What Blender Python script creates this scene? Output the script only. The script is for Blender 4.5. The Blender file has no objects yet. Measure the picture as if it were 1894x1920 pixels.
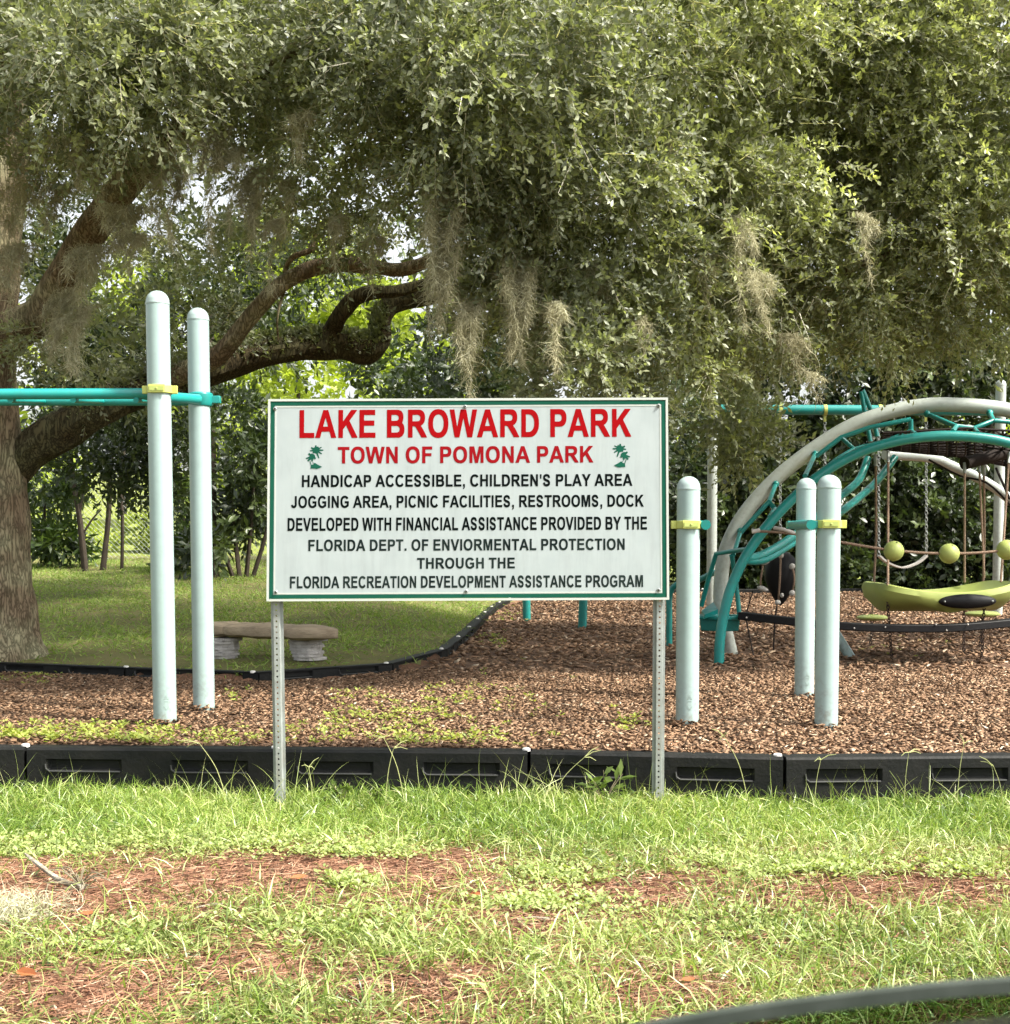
import bpy, math, random
import numpy as np
from mathutils import Vector, Matrix
random.seed(7); RNG = np.random.default_rng(11)
SC = bpy.context.scene; COL = SC.collection
rad = math.radians

# ------------------------------------------------------------------ camera, world, sun, exposure
F = 2500.0; PHI = rad(2.5); CX, CY = 947.0, 1038 + 2500*math.tan(rad(2.5)); HC = 0.95
cam_d = bpy.data.cameras.new('camera'); cam = bpy.data.objects.new('camera', cam_d); COL.objects.link(cam); SC.camera = cam
cam.location = (0, 0, HC); cam.rotation_euler = (rad(90)-PHI, 0, 0)
cam_d.sensor_fit = 'HORIZONTAL'; cam_d.sensor_width = 36; cam_d.lens = 36*F/1894
cam_d.shift_y = (CY-960)/1894; cam_d.clip_start = 0.02; cam_d.clip_end = 600
cam_d.dof.use_dof = True; cam_d.dof.focus_distance = 6.6; cam_d.dof.aperture_fstop = 17
SUN_EL, SUN_AZ = rad(50), rad(114)     # azimuth clockwise from +Y (behind the camera, to the right)
W = bpy.data.worlds.new('World'); SC.world = W; W.use_nodes = True
nt = W.node_tree; nt.nodes.clear()
sky = nt.nodes.new('ShaderNodeTexSky'); sky.sky_type = 'NISHITA'; sky.sun_disc = False
sky.sun_elevation = SUN_EL; sky.sun_rotation = SUN_AZ; sky.dust_density = 5.0; sky.air_density = 1.2; sky.ozone_density = 1.0
hs = nt.nodes.new('ShaderNodeHueSaturation'); hs.inputs['Saturation'].default_value = 0.25; hs.inputs['Value'].default_value = 1.0
bg = nt.nodes.new('ShaderNodeBackground'); bg.inputs['Strength'].default_value = 0.15
wo = nt.nodes.new('ShaderNodeOutputWorld')
nt.links.new(sky.outputs[0], hs.inputs['Color']); nt.links.new(hs.outputs[0], bg.inputs['Color']); nt.links.new(bg.outputs[0], wo.inputs['Surface'])
sd = bpy.data.lights.new('sun', 'SUN'); sun = bpy.data.objects.new('sun', sd); COL.objects.link(sun)
sd.energy = 4.2; sd.angle = rad(6); sd.color = (1.0, 0.94, 0.82)
sv = Vector((math.sin(SUN_AZ)*math.cos(SUN_EL), math.cos(SUN_AZ)*math.cos(SUN_EL), math.sin(SUN_EL)))
sun.rotation_euler = sv.to_track_quat('Z', 'Y').to_euler()
SC.view_settings.view_transform = 'Standard'; SC.view_settings.look = 'None'
SC.view_settings.gamma = 1; SC.view_settings.use_curve_mapping = False; SC.view_settings.exposure = 1.42
SC.cycles.max_bounces = 7; SC.cycles.diffuse_bounces = 4; SC.cycles.glossy_bounces = 2
SC.cycles.transmission_bounces = 4; SC.cycles.transparent_max_bounces = 6
SC.cycles.caustics_reflective = False; SC.cycles.caustics_refractive = False

def P(px, py, d):
    """point at distance d (along Y) that the photograph shows at pixel px, py"""
    a, b = (px-CX)/F, (CY-py)/F
    y = math.cos(PHI)+b*math.sin(PHI); z = -math.sin(PHI)+b*math.cos(PHI)
    return Vector((a*d/y, d, HC+z*d/y))
def S(d): return F/d

# ------------------------------------------------------------------ object helpers
def link(o, parent=None):
    COL.objects.link(o)
    if parent: o.parent = parent
    return o
def tag(o, label=None, cat=None, group=None, kind=None):
    if label: o['label'] = label
    if cat: o['category'] = cat
    if group: o['group'] = group
    if kind: o['kind'] = kind
    return o
def thing(name, label, cat, loc=(0,0,0), group=None):
    o = bpy.data.objects.new(name, None); o.empty_display_size = .1; COL.objects.link(o); o.location = loc
    return tag(o, label, cat, group)
def np_obj(name, V, faces, mat, parent=None, rnd=None, smooth=False):
    """faces: list of (M,k) int arrays; rnd: per-vertex float attribute"""
    me = bpy.data.meshes.new(name)
    V = np.asarray(V, dtype=np.float32)
    if parent: V = V - np.array(parent.matrix_world.translation if parent.parent else parent.location, dtype=np.float32)
    me.vertices.add(len(V)); me.vertices.foreach_set('co', V.ravel())
    idx = np.concatenate([f.ravel() for f in faces]).astype(np.int32)
    tot = np.concatenate([np.full(len(f), f.shape[1]) for f in faces]).astype(np.int32)
    st = np.concatenate([[0], np.cumsum(tot)[:-1]]).astype(np.int32)
    me.loops.add(len(idx)); me.loops.foreach_set('vertex_index', idx)
    me.polygons.add(len(tot)); me.polygons.foreach_set('loop_start', st); me.polygons.foreach_set('loop_total', tot)
    if smooth: me.polygons.foreach_set('use_smooth', np.ones(len(tot), dtype=bool))
    me.update(calc_edges=True)
    if rnd is not None:
        at = me.attributes.new('rnd', 'FLOAT', 'POINT'); at.data.foreach_set('value', np.asarray(rnd, dtype=np.float32))
    if mat: me.materials.append(mat)
    return link(bpy.data.objects.new(name, me), parent)
class MB:
    def __init__(s): s.v=[]; s.f=[]
    def add(s, v, f):
        n=len(s.v); s.v += [tuple(p) for p in v]; s.f += [tuple(i+n for i in q) for q in f]; return s
    def box(s, c, h, rot=None):
        vs=[Vector((sx*h[0],sy*h[1],sz*h[2])) for sx in(-1,1) for sy in(-1,1) for sz in(-1,1)]
        if rot is not None: vs=[rot@v for v in vs]
        vs=[v+Vector(c) for v in vs]
        return s.add(vs,[(0,1,3,2),(4,6,7,5),(0,4,5,1),(2,3,7,6),(0,2,6,4),(1,5,7,3)])
    def tube(s, pts, r, n=12, cap=True, closed=False):
        pts=[Vector(p) for p in pts]; m=len(pts)
        rr = r if hasattr(r,'__len__') else [r]*m
        vs=[]; up=None
        for i,p in enumerate(pts):
            if closed: t=(pts[(i+1)%m]-pts[i-1])
            else: t=(pts[min(i+1,m-1)]-pts[max(i-1,0)])
            t.normalize()
            if up is None: up = Vector((0,0,1)) if abs(t.z)<.9 else Vector((1,0,0))
            a=t.cross(up)
            if a.length<1e-4: a=t.orthogonal()
            a.normalize(); b=a.cross(t); up=b
            for k in range(n):
                an=2*math.pi*k/n; vs.append(p+a*math.cos(an)*rr[i]+b*math.sin(an)*rr[i])
        fs=[(i*n+k,i*n+(k+1)%n,(i+1)*n+(k+1)%n,(i+1)*n+k) for i in range(m-1) for k in range(n)]
        if closed: fs+=[((m-1)*n+k,(m-1)*n+(k+1)%n,(k+1)%n,k) for k in range(n)]
        elif cap: fs+=[tuple(range(n-1,-1,-1)),tuple((m-1)*n+k for k in range(n))]
        return s.add(vs,fs)
    def sweep(s, pts, w, h):
        pts=[Vector(p) for p in pts]; m=len(pts); vs=[]
        for i,p in enumerate(pts):
            t=(pts[min(i+1,m-1)]-pts[max(i-1,0)]).normalized(); a=t.cross(Vector((0,0,1))).normalized(); b=a.cross(t)
            vs+=[p+a*w/2+b*h/2,p-a*w/2+b*h/2,p-a*w/2-b*h/2,p+a*w/2-b*h/2]
        fs=[(i*4+k,i*4+(k+1)%4,i*4+4+(k+1)%4,i*4+4+k) for i in range(m-1) for k in range(4)]+[(3,2,1,0),tuple(m*4-4+k for k in range(4))]
        return s.add(vs,fs)
    def lathe(s, c, prof, n=20, axis='Z', R=None):
        vs=[];m=len(prof)
        for (r,z) in prof:
            for k in range(n):
                an=2*math.pi*k/n; v=Vector((r*math.cos(an),r*math.sin(an),z))
                if R is not None: v=R@v
                vs.append(v+Vector(c))
        fs=[(i*n+k,i*n+(k+1)%n,(i+1)*n+(k+1)%n,(i+1)*n+k) for i in range(m-1) for k in range(n)]
        if prof[0][0]>1e-6: fs.append(tuple(range(n-1,-1,-1)))
        if prof[-1][0]>1e-6: fs.append(tuple((m-1)*n+k for k in range(n)))
        return s.add(vs,fs)
    def ball(s, c, r, nu=16, nv=10):
        rr=r if hasattr(r,'__len__') else (r,r,r); vs=[]
        for j in range(nv+1):
            t=math.pi*j/nv
            for k in range(nu):
                a=2*math.pi*k/nu; vs.append(Vector(c)+Vector((rr[0]*math.sin(t)*math.cos(a),rr[1]*math.sin(t)*math.sin(a),rr[2]*math.cos(t))))
        return s.add(vs,[(j*nu+k,(j+1)*nu+k,(j+1)*nu+(k+1)%nu,j*nu+(k+1)%nu) for j in range(nv) for k in range(nu)])
    def build(s, name, mat, parent=None, smooth=True, bevel=0):
        me=bpy.data.meshes.new(name); off=Vector((0,0,0))
        if parent:
            q=parent
            while q: off+=q.location; q=q.parent
        me.from_pydata([Vector(v)-off for v in s.v],[],s.f); me.validate()
        if mat: me.materials.append(mat)
        o=link(bpy.data.objects.new(name,me),parent)
        if smooth:
            for p in me.polygons: p.use_smooth=True
            try: me.set_sharp_from_angle(angle=rad(38))
            except Exception: pass
        if bevel:
            b=o.modifiers.new('bevel','BEVEL'); b.width=bevel; b.segments=2; b.limit_method='ANGLE'; b.angle_limit=rad(40)
        return o
def cr(pts, n=6):
    pts=[Vector(p) for p in pts]; out=[]; m=len(pts)
    for i in range(m-1):
        a,b,c,d=pts[max(i-1,0)],pts[i],pts[i+1],pts[min(i+2,m-1)]
        for k in range(n):
            t=k/n; out.append(.5*((2*b)+(c-a)*t+(2*a-5*b+4*c-d)*t*t+(3*b-a-3*c+d)*t**3))
    out.append(pts[-1]); return out
def lerpl(vals, n=6):
    out=[]
    for i in range(len(vals)-1):
        for k in range(n): out.append(vals[i]+(vals[i+1]-vals[i])*k/n)
    return out+[vals[-1]]

# ------------------------------------------------------------------ materials
def mat(name, col, rough=.5, spec=.5, metal=0, vary=0, vscale=8, bump=0, bscale=60, coat=0, col2=None, detail=4, stretch=None):
    m=bpy.data.materials.new(name); m.use_nodes=True; n=m.node_tree; b=n.nodes['Principled BSDF']
    b.inputs['Base Color'].default_value=(*col,1); b.inputs['Roughness'].default_value=rough; b.inputs['Metallic'].default_value=metal
    b.inputs['Specular IOR Level'].default_value=spec; b.inputs['Coat Weight'].default_value=coat
    tc=n.nodes.new('ShaderNodeTexCoord'); mp=n.nodes.new('ShaderNodeMapping'); n.links.new(tc.outputs['Object'],mp.inputs['Vector'])
    if stretch: mp.inputs['Scale'].default_value=stretch
    if vary or col2:
        t=n.nodes.new('ShaderNodeTexNoise'); t.inputs['Scale'].default_value=vscale; t.inputs['Detail'].default_value=detail
        n.links.new(mp.outputs[0],t.inputs['Vector'])
        r=n.nodes.new('ShaderNodeValToRGB'); r.color_ramp.elements[0].position=.32; r.color_ramp.elements[1].position=.68
        c2 = col2 if col2 else tuple(c*(1-vary) for c in col)
        r.color_ramp.elements[0].color=(*c2,1); r.color_ramp.elements[1].color=(*col,1)
        n.links.new(t.outputs['Fac'],r.inputs['Fac']); n.links.new(r.outputs['Color'],b.inputs['Base Color'])
    if bump:
        t2=n.nodes.new('ShaderNodeTexNoise'); t2.inputs['Scale'].default_value=bscale; t2.inputs['Detail'].default_value=5
        n.links.new(mp.outputs[0],t2.inputs['Vector'])
        bp=n.nodes.new('ShaderNodeBump'); bp.inputs['Strength'].default_value=bump; bp.inputs['Distance'].default_value=.01
        n.links.new(t2.outputs['Fac'],bp.inputs['Height']); n.links.new(bp.outputs[0],b.inputs['Normal'])
    return m
def leafmat(name, cols, rough=.45, spec=.5, trans=.3, tcol=None):
    """colour picked per leaf by the rnd attribute"""
    m=bpy.data.materials.new(name); m.use_nodes=True; n=m.node_tree; b=n.nodes['Principled BSDF']; out=n.nodes['Material Output']
    a=n.nodes.new('ShaderNodeAttribute'); a.attribute_name='rnd'
    r=n.nodes.new('ShaderNodeValToRGB'); e=r.color_ramp.elements
    while len(e)<len(cols): e.new(.5)
    e=r.color_ramp.elements
    for i,(p,c) in enumerate(cols): e[i].position=p; e[i].color=(*c,1)
    n.links.new(a.outputs['Fac'],r.inputs['Fac']); n.links.new(r.outputs['Color'],b.inputs['Base Color'])
    b.inputs['Roughness'].default_value=rough; b.inputs['Specular IOR Level'].default_value=spec
    if trans:
        t=n.nodes.new('ShaderNodeBsdfTranslucent'); mx=n.nodes.new('ShaderNodeMixShader'); mx.inputs[0].default_value=trans
        g=n.nodes.new('ShaderNodeMix'); g.data_type='RGBA'; g.blend_type='MULTIPLY'; g.inputs[0].default_value=1
        n.links.new(r.outputs['Color'],g.inputs[6]); g.inputs[7].default_value=(*(tcol or (1.5,1.6,.7)),1)
        n.links.new(g.outputs[2],t.inputs['Color'])
        n.links.new(b.outputs[0],mx.inputs[1]); n.links.new(t.outputs[0],mx.inputs[2]); n.links.new(mx.outputs[0],out.inputs['Surface'])
    return m
M={}
M['mint']=mat('mint_powder_coat',(.275,.37,.36),.38,.5,vary=.06,vscale=14,bump=.08,bscale=220)
M['mint_cap']=mat('mint_cap_plastic',(.30,.38,.37),.3,.5,vary=.08,vscale=20)
M['ivory']=mat('ivory_powder_coat',(.41,.455,.42),.4,.5,vary=.1,vscale=5,bump=.08,bscale=200)
M['teal']=mat('teal_powder_coat',(.010,.24,.22),.32,.5,vary=.15,vscale=9)
M['teal_dark']=mat('teal_deck_coating',(.008,.17,.15),.5,.4,vary=.2,vscale=9,bump=.2,bscale=90)
M['lime']=mat('lime_casting',(.46,.50,.12),.4,.5,vary=.12,vscale=16)
M['lime_soft']=mat('lime_moulded_plastic',(.36,.42,.12),.45,.4,vary=.15,vscale=5)
M['black']=mat('black_recycled_plastic',(.006,.007,.007),.6,.16,col2=(.012,.012,.011),vscale=7,bump=.3,bscale=45)
M['lip']=mat('highlight_plastic_lip',(.035,.036,.035),.5,.3)  # slot lip highlight put into a lighter base colour
M['black_rubber']=mat('black_rubber',(.008,.008,.009),.55,.2,vary=.3,vscale=30,bump=.15,bscale=90)
M['rope']=mat('tan_rope',(.30,.21,.15),.85,.2,vary=.35,vscale=90,bump=.8,bscale=260)
M['rope_black']=mat('dark_net_rope',(.02,.014,.012),.8,.2,vary=.4,vscale=50)
M['grip']=mat('grey_rope_clamp',(.42,.40,.37),.5,.4,vary=.15,vscale=30)
M['steel']=mat('galvanised_steel',(.30,.33,.32),.45,.5,metal=.3,vary=.2,vscale=18,bump=.1,bscale=60)
M['chain']=mat('rusty_chain',(.07,.045,.035),.6,.4,metal=.4,vary=.5,vscale=40)
M['sign']=mat('white_sign_panel',(.33,.375,.385),.5,.4,col2=(.30,.345,.355),vscale=9,detail=9)
M['sign_edge']=mat('white_sign_frame',(.42,.45,.42),.4,.5)
M['sign_green']=mat('green_print',(.010,.080,.052),.9,.05,vary=.15,vscale=12)
M['red1']=mat('red_print_bright',(.26,.003,.005),.9,.05,vary=.08,vscale=20)
M['red2']=mat('red_print_faded',(.24,.006,.010),.9,.05,vary=.2,vscale=12)
M['ink']=mat('black_print',(.003,.005,.005),.9,.05)
M['ink2']=mat('worn_black_print',(.018,.028,.026),.9,.05,col2=(.006,.010,.010),vscale=8)
M['dark']=mat('dark_hole',(.02,.02,.02),.7,.3)
M['stone']=mat('layered_grey_stone',(.46,.44,.42),.9,.2,col2=(.30,.285,.27),vscale=18,bump=.9,bscale=50)
M['slab']=mat('brown_log_slab',(.38,.31,.22),.85,.2,col2=(.24,.19,.13),vscale=6,bump=.7,bscale=25,stretch=(1,4,4))
M['carblack']=mat('car_black_trim',(.004,.004,.005),.25,.5,coat=.5)
M['glass_edge']=mat('ground_glass_edge',(.05,.06,.05),.5,.4,col2=(.028,.036,.028),vscale=60)
M['twig']=mat('twig_bark',(.20,.17,.11),.8,.3,vary=.4,vscale=30)
M['white_cap']=mat('white_spike_cap',(.7,.68,.64),.6,.3)

def barkmat(name='oak_bark',c1=(.10,.086,.066),c2=(.29,.25,.20)):
    m=bpy.data.materials.new(name); m.use_nodes=True; n=m.node_tree; b=n.nodes['Principled BSDF']
    tc=n.nodes.new('ShaderNodeTexCoord'); mp=n.nodes.new('ShaderNodeMapping'); mp.inputs['Scale'].default_value=(1,1,.22)
    n.links.new(tc.outputs['Object'],mp.inputs['Vector'])
    v=n.nodes.new('ShaderNodeTexVoronoi'); v.feature='DISTANCE_TO_EDGE'; v.inputs['Scale'].default_value=34
    nz=n.nodes.new('ShaderNodeTexNoise'); nz.inputs['Scale'].default_value=9; nz.inputs['Detail'].default_value=8
    ad=n.nodes.new('ShaderNodeMixRGB'); ad.inputs[0].default_value=.22
    n.links.new(mp.outputs[0],nz.inputs['Vector']); n.links.new(mp.outputs[0],ad.inputs[1]); n.links.new(nz.outputs['Color'],ad.inputs[2])
    n.links.new(ad.outputs[0],v.inputs['Vector'])
    r=n.nodes.new('ShaderNodeValToRGB'); r.color_ramp.elements[0].position=0; r.color_ramp.elements[1].position=.22
    r.color_ramp.elements[0].color=(*c1,1); r.color_ramp.elements[1].color=(*c2,1)
    n.links.new(v.outputs['Distance'],r.inputs['Fac'])
    n2=n.nodes.new('ShaderNodeTexNoise'); n2.inputs['Scale'].default_value=3.5; n2.inputs['Detail'].default_value=6
    n.links.new(tc.outputs['Object'],n2.inputs['Vector'])
    r2=n.nodes.new('ShaderNodeValToRGB'); r2.color_ramp.elements[0].position=.42; r2.color_ramp.elements[1].position=.66
    r2.color_ramp.elements[0].color=(.75,.66,.55,1); r2.color_ramp.elements[1].color=(1.15,1.25,1.0,1)
    n.links.new(n2.outputs['Fac'],r2.inputs['Fac'])
    mu=n.nodes.new('ShaderNodeMixRGB'); mu.blend_type='MULTIPLY'; mu.inputs[0].default_value=1
    n.links.new(r.outputs[0],mu.inputs[1]); n.links.new(r2.outputs[0],mu.inputs[2]); n.links.new(mu.outputs[0],b.inputs['Base Color'])
    b.inputs['Roughness'].default_value=.95; b.inputs['Specular IOR Level'].default_value=.15
    bp=n.nodes.new('ShaderNodeBump'); bp.inputs['Strength'].default_value=1; bp.inputs['Distance'].default_value=.03
    n.links.new(r.outputs[0],bp.inputs['Height']); n.links.new(bp.outputs[0],b.inputs['Normal'])
    return m
M['bark']=barkmat(); M['limb_bark']=barkmat('backlit_mossy_limb_bark',(.022,.020,.014),(.095,.085,.055))  # low limbs: backlit darkness put into the mossy bark colour
M['bark_dark']=mat('sapling_bark',(.05,.04,.03),.9,.2,vary=.4,vscale=12)
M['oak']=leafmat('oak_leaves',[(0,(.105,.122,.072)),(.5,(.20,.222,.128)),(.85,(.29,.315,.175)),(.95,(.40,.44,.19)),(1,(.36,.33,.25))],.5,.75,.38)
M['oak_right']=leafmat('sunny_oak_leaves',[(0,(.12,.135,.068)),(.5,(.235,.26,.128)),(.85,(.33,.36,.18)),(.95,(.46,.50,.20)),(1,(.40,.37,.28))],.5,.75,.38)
M['far']=leafmat('bright_far_leaves',[(0,(.16,.20,.025)),(.5,(.28,.34,.045)),(1,(.42,.47,.09))],.5,.4,.4)
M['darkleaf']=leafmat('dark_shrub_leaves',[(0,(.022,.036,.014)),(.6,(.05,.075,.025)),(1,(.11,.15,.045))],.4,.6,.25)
M['broad']=leafmat('broad_leaves',[(0,(.025,.05,.015)),(.6,(.07,.11,.025)),(1,(.16,.22,.05))],.35,.6,.35)
M['moss']=leafmat('spanish_moss',[(0,(.18,.165,.10)),(.45,(.34,.32,.205)),(.8,(.47,.455,.31)),(1,(.56,.55,.41))],.9,.1,.3,(1,1,.9))
M['grass']=leafmat('lawn_blades',[(0,(.05,.10,.013)),(.4,(.16,.25,.037)),(.8,(.31,.39,.09)),(1,(.47,.48,.21))],.38,.6,.3,(1.3,1.4,.7))
M['grass_dry']=leafmat('pale_lawn_blades',[(0,(.10,.14,.03)),(.45,(.26,.32,.09)),(.8,(.42,.46,.19)),(1,(.52,.49,.28))],.4,.6,.25,(1.2,1.2,.7))
M['grass_back']=leafmat('back_lawn_blades',[(0,(.12,.19,.04)),(.6,(.22,.31,.075)),(1,(.36,.38,.13))],.55,.3,.4,(1.3,1.4,.7))
M['clover']=leafmat('yellow_weed_leaves',[(0,(.13,.18,.04)),(.6,(.28,.32,.07)),(1,(.42,.42,.13))],.5,.4,.35)
M['weed']=leafmat('low_weed_leaves',[(0,(.15,.20,.06)),(.6,(.29,.35,.12)),(1,(.42,.46,.20))],.5,.4,.3)
M['chips']=leafmat('wood_chips',[(0,(.065,.037,.020)),(.3,(.175,.103,.060)),(.65,(.30,.190,.117)),(.9,(.42,.295,.195)),(1,(.55,.44,.32))],.85,.2,0)
M['needles']=leafmat('pine_straw',[(0,(.08,.038,.022)),(.5,(.25,.125,.075)),(.85,(.38,.235,.15)),(1,(.52,.41,.29))],.8,.2,0)
M['orange_leaf']=mat('orange_dead_leaf',(.30,.10,.035),.7,.3,vary=.3,vscale=30)
M['red_leaf']=mat('red_dead_leaf',(.35,.05,.02),.7,.3,vary=.3,vscale=30)

def groundmat(name, c1, c2, c3, sc=3, bump=.6):
    m=bpy.data.materials.new(name); m.use_nodes=True; n=m.node_tree; b=n.nodes['Principled BSDF']
    tc=n.nodes.new('ShaderNodeTexCoord')
    a=n.nodes.new('ShaderNodeTexNoise'); a.inputs['Scale'].default_value=sc; a.inputs['Detail'].default_value=6
    f=n.nodes.new('ShaderNodeTexNoise'); f.inputs['Scale'].default_value=70; f.inputs['Detail'].default_value=6
    for t in (a,f): n.links.new(tc.outputs['Object'],t.inputs['Vector'])
    r=n.nodes.new('ShaderNodeValToRGB'); r.color_ramp.elements[0].position=.38; r.color_ramp.elements[1].position=.62
    r.color_ramp.elements[0].color=(*c1,1); r.color_ramp.elements[1].color=(*c2,1); n.links.new(a.outputs['Fac'],r.inputs['Fac'])
    r2=n.nodes.new('ShaderNodeValToRGB'); r2.color_ramp.elements[0].position=.35; r2.color_ramp.elements[1].position=.7; n.links.new(f.outputs['Fac'],r2.inputs['Fac'])
    mx=n.nodes.new('ShaderNodeMixRGB'); n.links.new(r2.outputs['Color'],mx.inputs[0]); n.links.new(r.outputs['Color'],mx.inputs[1]); mx.inputs[2].default_value=(*c3,1)
    n.links.new(mx.outputs[0],b.inputs['Base Color']); b.inputs['Roughness'].default_value=.95; b.inputs['Specular IOR Level'].default_value=.15
    bp=n.nodes.new('ShaderNodeBump'); bp.inputs['Strength'].default_value=bump; bp.inputs['Distance'].default_value=.02
    n.links.new(f.outputs['Fac'],bp.inputs['Height']); n.links.new(bp.outputs[0],b.inputs['Normal'])
    return m
M['soil']=groundmat('lawn_soil',(.12,.062,.038),(.26,.135,.085),(.06,.042,.026))
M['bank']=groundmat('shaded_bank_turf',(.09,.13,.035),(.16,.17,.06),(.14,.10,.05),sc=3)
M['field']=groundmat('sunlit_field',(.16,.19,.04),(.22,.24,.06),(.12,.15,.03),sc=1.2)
M['mulchbed']=groundmat('mulch_base',(.13,.08,.052),(.19,.12,.08),(.06,.036,.024),sc=6,bump=1)

# ------------------------------------------------------------------ ground
BP=[(-9,10.9),(-6.5,10.8),(-4.02,10.6),(-3.28,10.4),(-2.44,9.95),(-1.91,9.78),(-1.30,10.2),(-1.04,10.5),(-.75,10.75),(-.51,11.7),(-.36,13.6),(-.18,16.9),(.02,19.4),(.5,21.4),(2.3,23.0),(4.2,23.3),(9,23.8),(16,24)]
FP=[(-9,6.60),(-5.97,6.56),(-4.76,6.53),(-3.55,6.50),(-2.337,6.456),(-1.098,6.386),(.114,6.317),(1.296,6.136),(2.49,6.20),(3.70,6.27),(4.91,6.33),(9,6.45)]
bx_=np.array([p[0] for p in BP]); by_=np.array([p[1] for p in BP]); fx_=np.array([p[0] for p in FP]); fy_=np.array([p[1] for p in FP])
def sdist(x,y):
    yb=np.interp(x,bx_,by_); sl=(np.interp(x+.05,bx_,by_)-np.interp(x-.05,bx_,by_))/.1
    return (y-yb)/np.sqrt(1+sl*sl)          # >0 behind the back border
def sm(t): t=np.clip(t,0,1); return t*t*(3-2*t)
def grade(x,y):
    w=sm((.2-x)/2.2); e=np.maximum(y-10.5,0)
    sl=.02+w*.047
    return e*sl*np.where(y>23, 1.0, 1.0)
def bumps(x,y,a=1):
    return a*(.012*np.sin(x*2.3+1)*np.cos(y*1.9)+.008*np.sin(x*5.1+y*3.7)+.005*np.sin(x*11-y*9))
def front(x): return np.interp(x,fx_,fy_)
def gz(x,y):
    x=np.asarray(x,float); y=np.asarray(y,float)
    f=front(x); inside=sm((y-(f+.02))/.6)
    lawn=-.205+bumps(x,y,.8)+.02*sm((f-.6-y)/1.5)
    far=grade(x,y); o=sm((sdist(x,y)+.04)/.08)
    mid=far-.06+.10*o+bumps(x,y,.8)*o
    return lawn*(1-inside)+mid*inside
def mz(x,y): return grade(np.asarray(x,float),np.asarray(y,float))+bumps(x,y,.7)
def gridmesh(name,xs,ys,zf,m,warp=None):
    X,Y=np.meshgrid(xs,ys)
    if warp: Y=warp(X,Y)
    Z=zf(X,Y); V=np.stack([X,Y,Z],-1).reshape(-1,3)
    nx,ny=len(xs),len(ys); i=np.arange((ny-1)*(nx-1)); r=i//(nx-1); c=i%(nx-1); a=r*nx+c
    return np_obj(name,V,[np.stack([a,a+1,a+nx+1,a+nx],-1)],m,smooth=True)
def lines(*seg):
    out=[]
    for a,b,s in seg: out.append(np.arange(a,b,s))
    return np.concatenate(out+[[seg[-1][1]]])
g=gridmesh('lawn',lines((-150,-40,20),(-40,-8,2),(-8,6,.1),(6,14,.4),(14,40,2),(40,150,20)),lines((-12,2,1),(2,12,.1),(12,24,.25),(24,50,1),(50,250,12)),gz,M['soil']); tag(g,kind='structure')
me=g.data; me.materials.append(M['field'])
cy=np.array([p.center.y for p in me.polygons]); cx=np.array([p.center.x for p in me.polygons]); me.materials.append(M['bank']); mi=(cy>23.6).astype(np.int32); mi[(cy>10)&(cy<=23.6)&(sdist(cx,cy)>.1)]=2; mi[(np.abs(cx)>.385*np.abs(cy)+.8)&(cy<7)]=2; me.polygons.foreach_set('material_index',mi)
g=gridmesh('mulch_bed',lines((-9,8,.12),(8,16,.5)),lines((6.36,13,.12),(13,24.2,.3)),mz,M['mulchbed'],lambda X,Y: np.where(Y<13,front(X)+.095+(Y-6.36)*(13-front(X)-.095)/(13-6.36),Y)); tag(g,kind='structure')

# ------------------------------------------------------------------ scatter helpers (numpy)
def unit(v): return v/np.maximum(np.linalg.norm(v,axis=-1,keepdims=True),1e-9)
def rand_dir(n,zb=0):
    v=RNG.normal(size=(n,3)); v[:,2]+=zb; return unit(v)
def leaves(pos,dr,nr,L,Wd,fold=.15):
    """kite leaves: 4 vertices, 2 triangles"""
    side=unit(np.cross(dr,nr)); nn=np.cross(side,dr)
    n=len(pos); L=np.broadcast_to(L,(n,))[:,None]; Wd=np.broadcast_to(Wd,(n,))[:,None]
    base=pos; tip=pos+dr*L; mid=pos+dr*L*.52+nn*Wd*fold
    V=np.stack([base,mid+side*Wd*.5,tip,mid-side*Wd*.5],1).reshape(-1,3)
    a=np.arange(n)*4
    return V,[np.stack([a,a+1,a+2],-1),np.stack([a,a+2,a+3],-1)]
def join(parts):
    Vs=[];Fs=[];Rs=[];o=0
    for V,Fl,R in parts:
        Vs.append(V); Fs+= [f+o for f in Fl]; Rs.append(R); o+=len(V)
    return np.concatenate(Vs),Fs,np.concatenate(Rs)
def ribbons(p0,dirs,L,w,seg,curl,droop,jit=0):
    """strips that bend: p0 (n,3), dirs (n,3); returns V,F of tapered ribbons with seg segments"""
    n=len(p0); side=unit(np.cross(dirs,rand_dir(n))); P_=p0.copy(); D=dirs.copy(); rows=[]
    L=np.broadcast_to(L,(n,)); w=np.broadcast_to(w,(n,)); cu=unit(np.cross(side,dirs))*np.broadcast_to(curl,(n,))[:,None]
    for i in range(seg+1):
        t=i/seg; ww=(w*(1-t*.92)*.5)[:,None]
        rows.append(P_-side*ww); rows.append(P_+side*ww)
        D=unit(D+cu/seg+np.array([0,0,-1])*np.broadcast_to(droop,(n,))[:,None]/seg+(RNG.normal(size=(n,3))*jit if jit else 0))
        P_=P_+D*(L/seg)[:,None]
    rows.pop(); V=np.stack(rows,1).reshape(-1,3); k=2*seg+1; a=np.arange(n)*k
    return V,[np.stack([a+2*i,a+2*i+1,a+2*i+3,a+2*i+2],-1) for i in range(seg-1)]+[np.stack([a+2*seg-2,a+2*seg-1,a+2*seg],-1)],k
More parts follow.
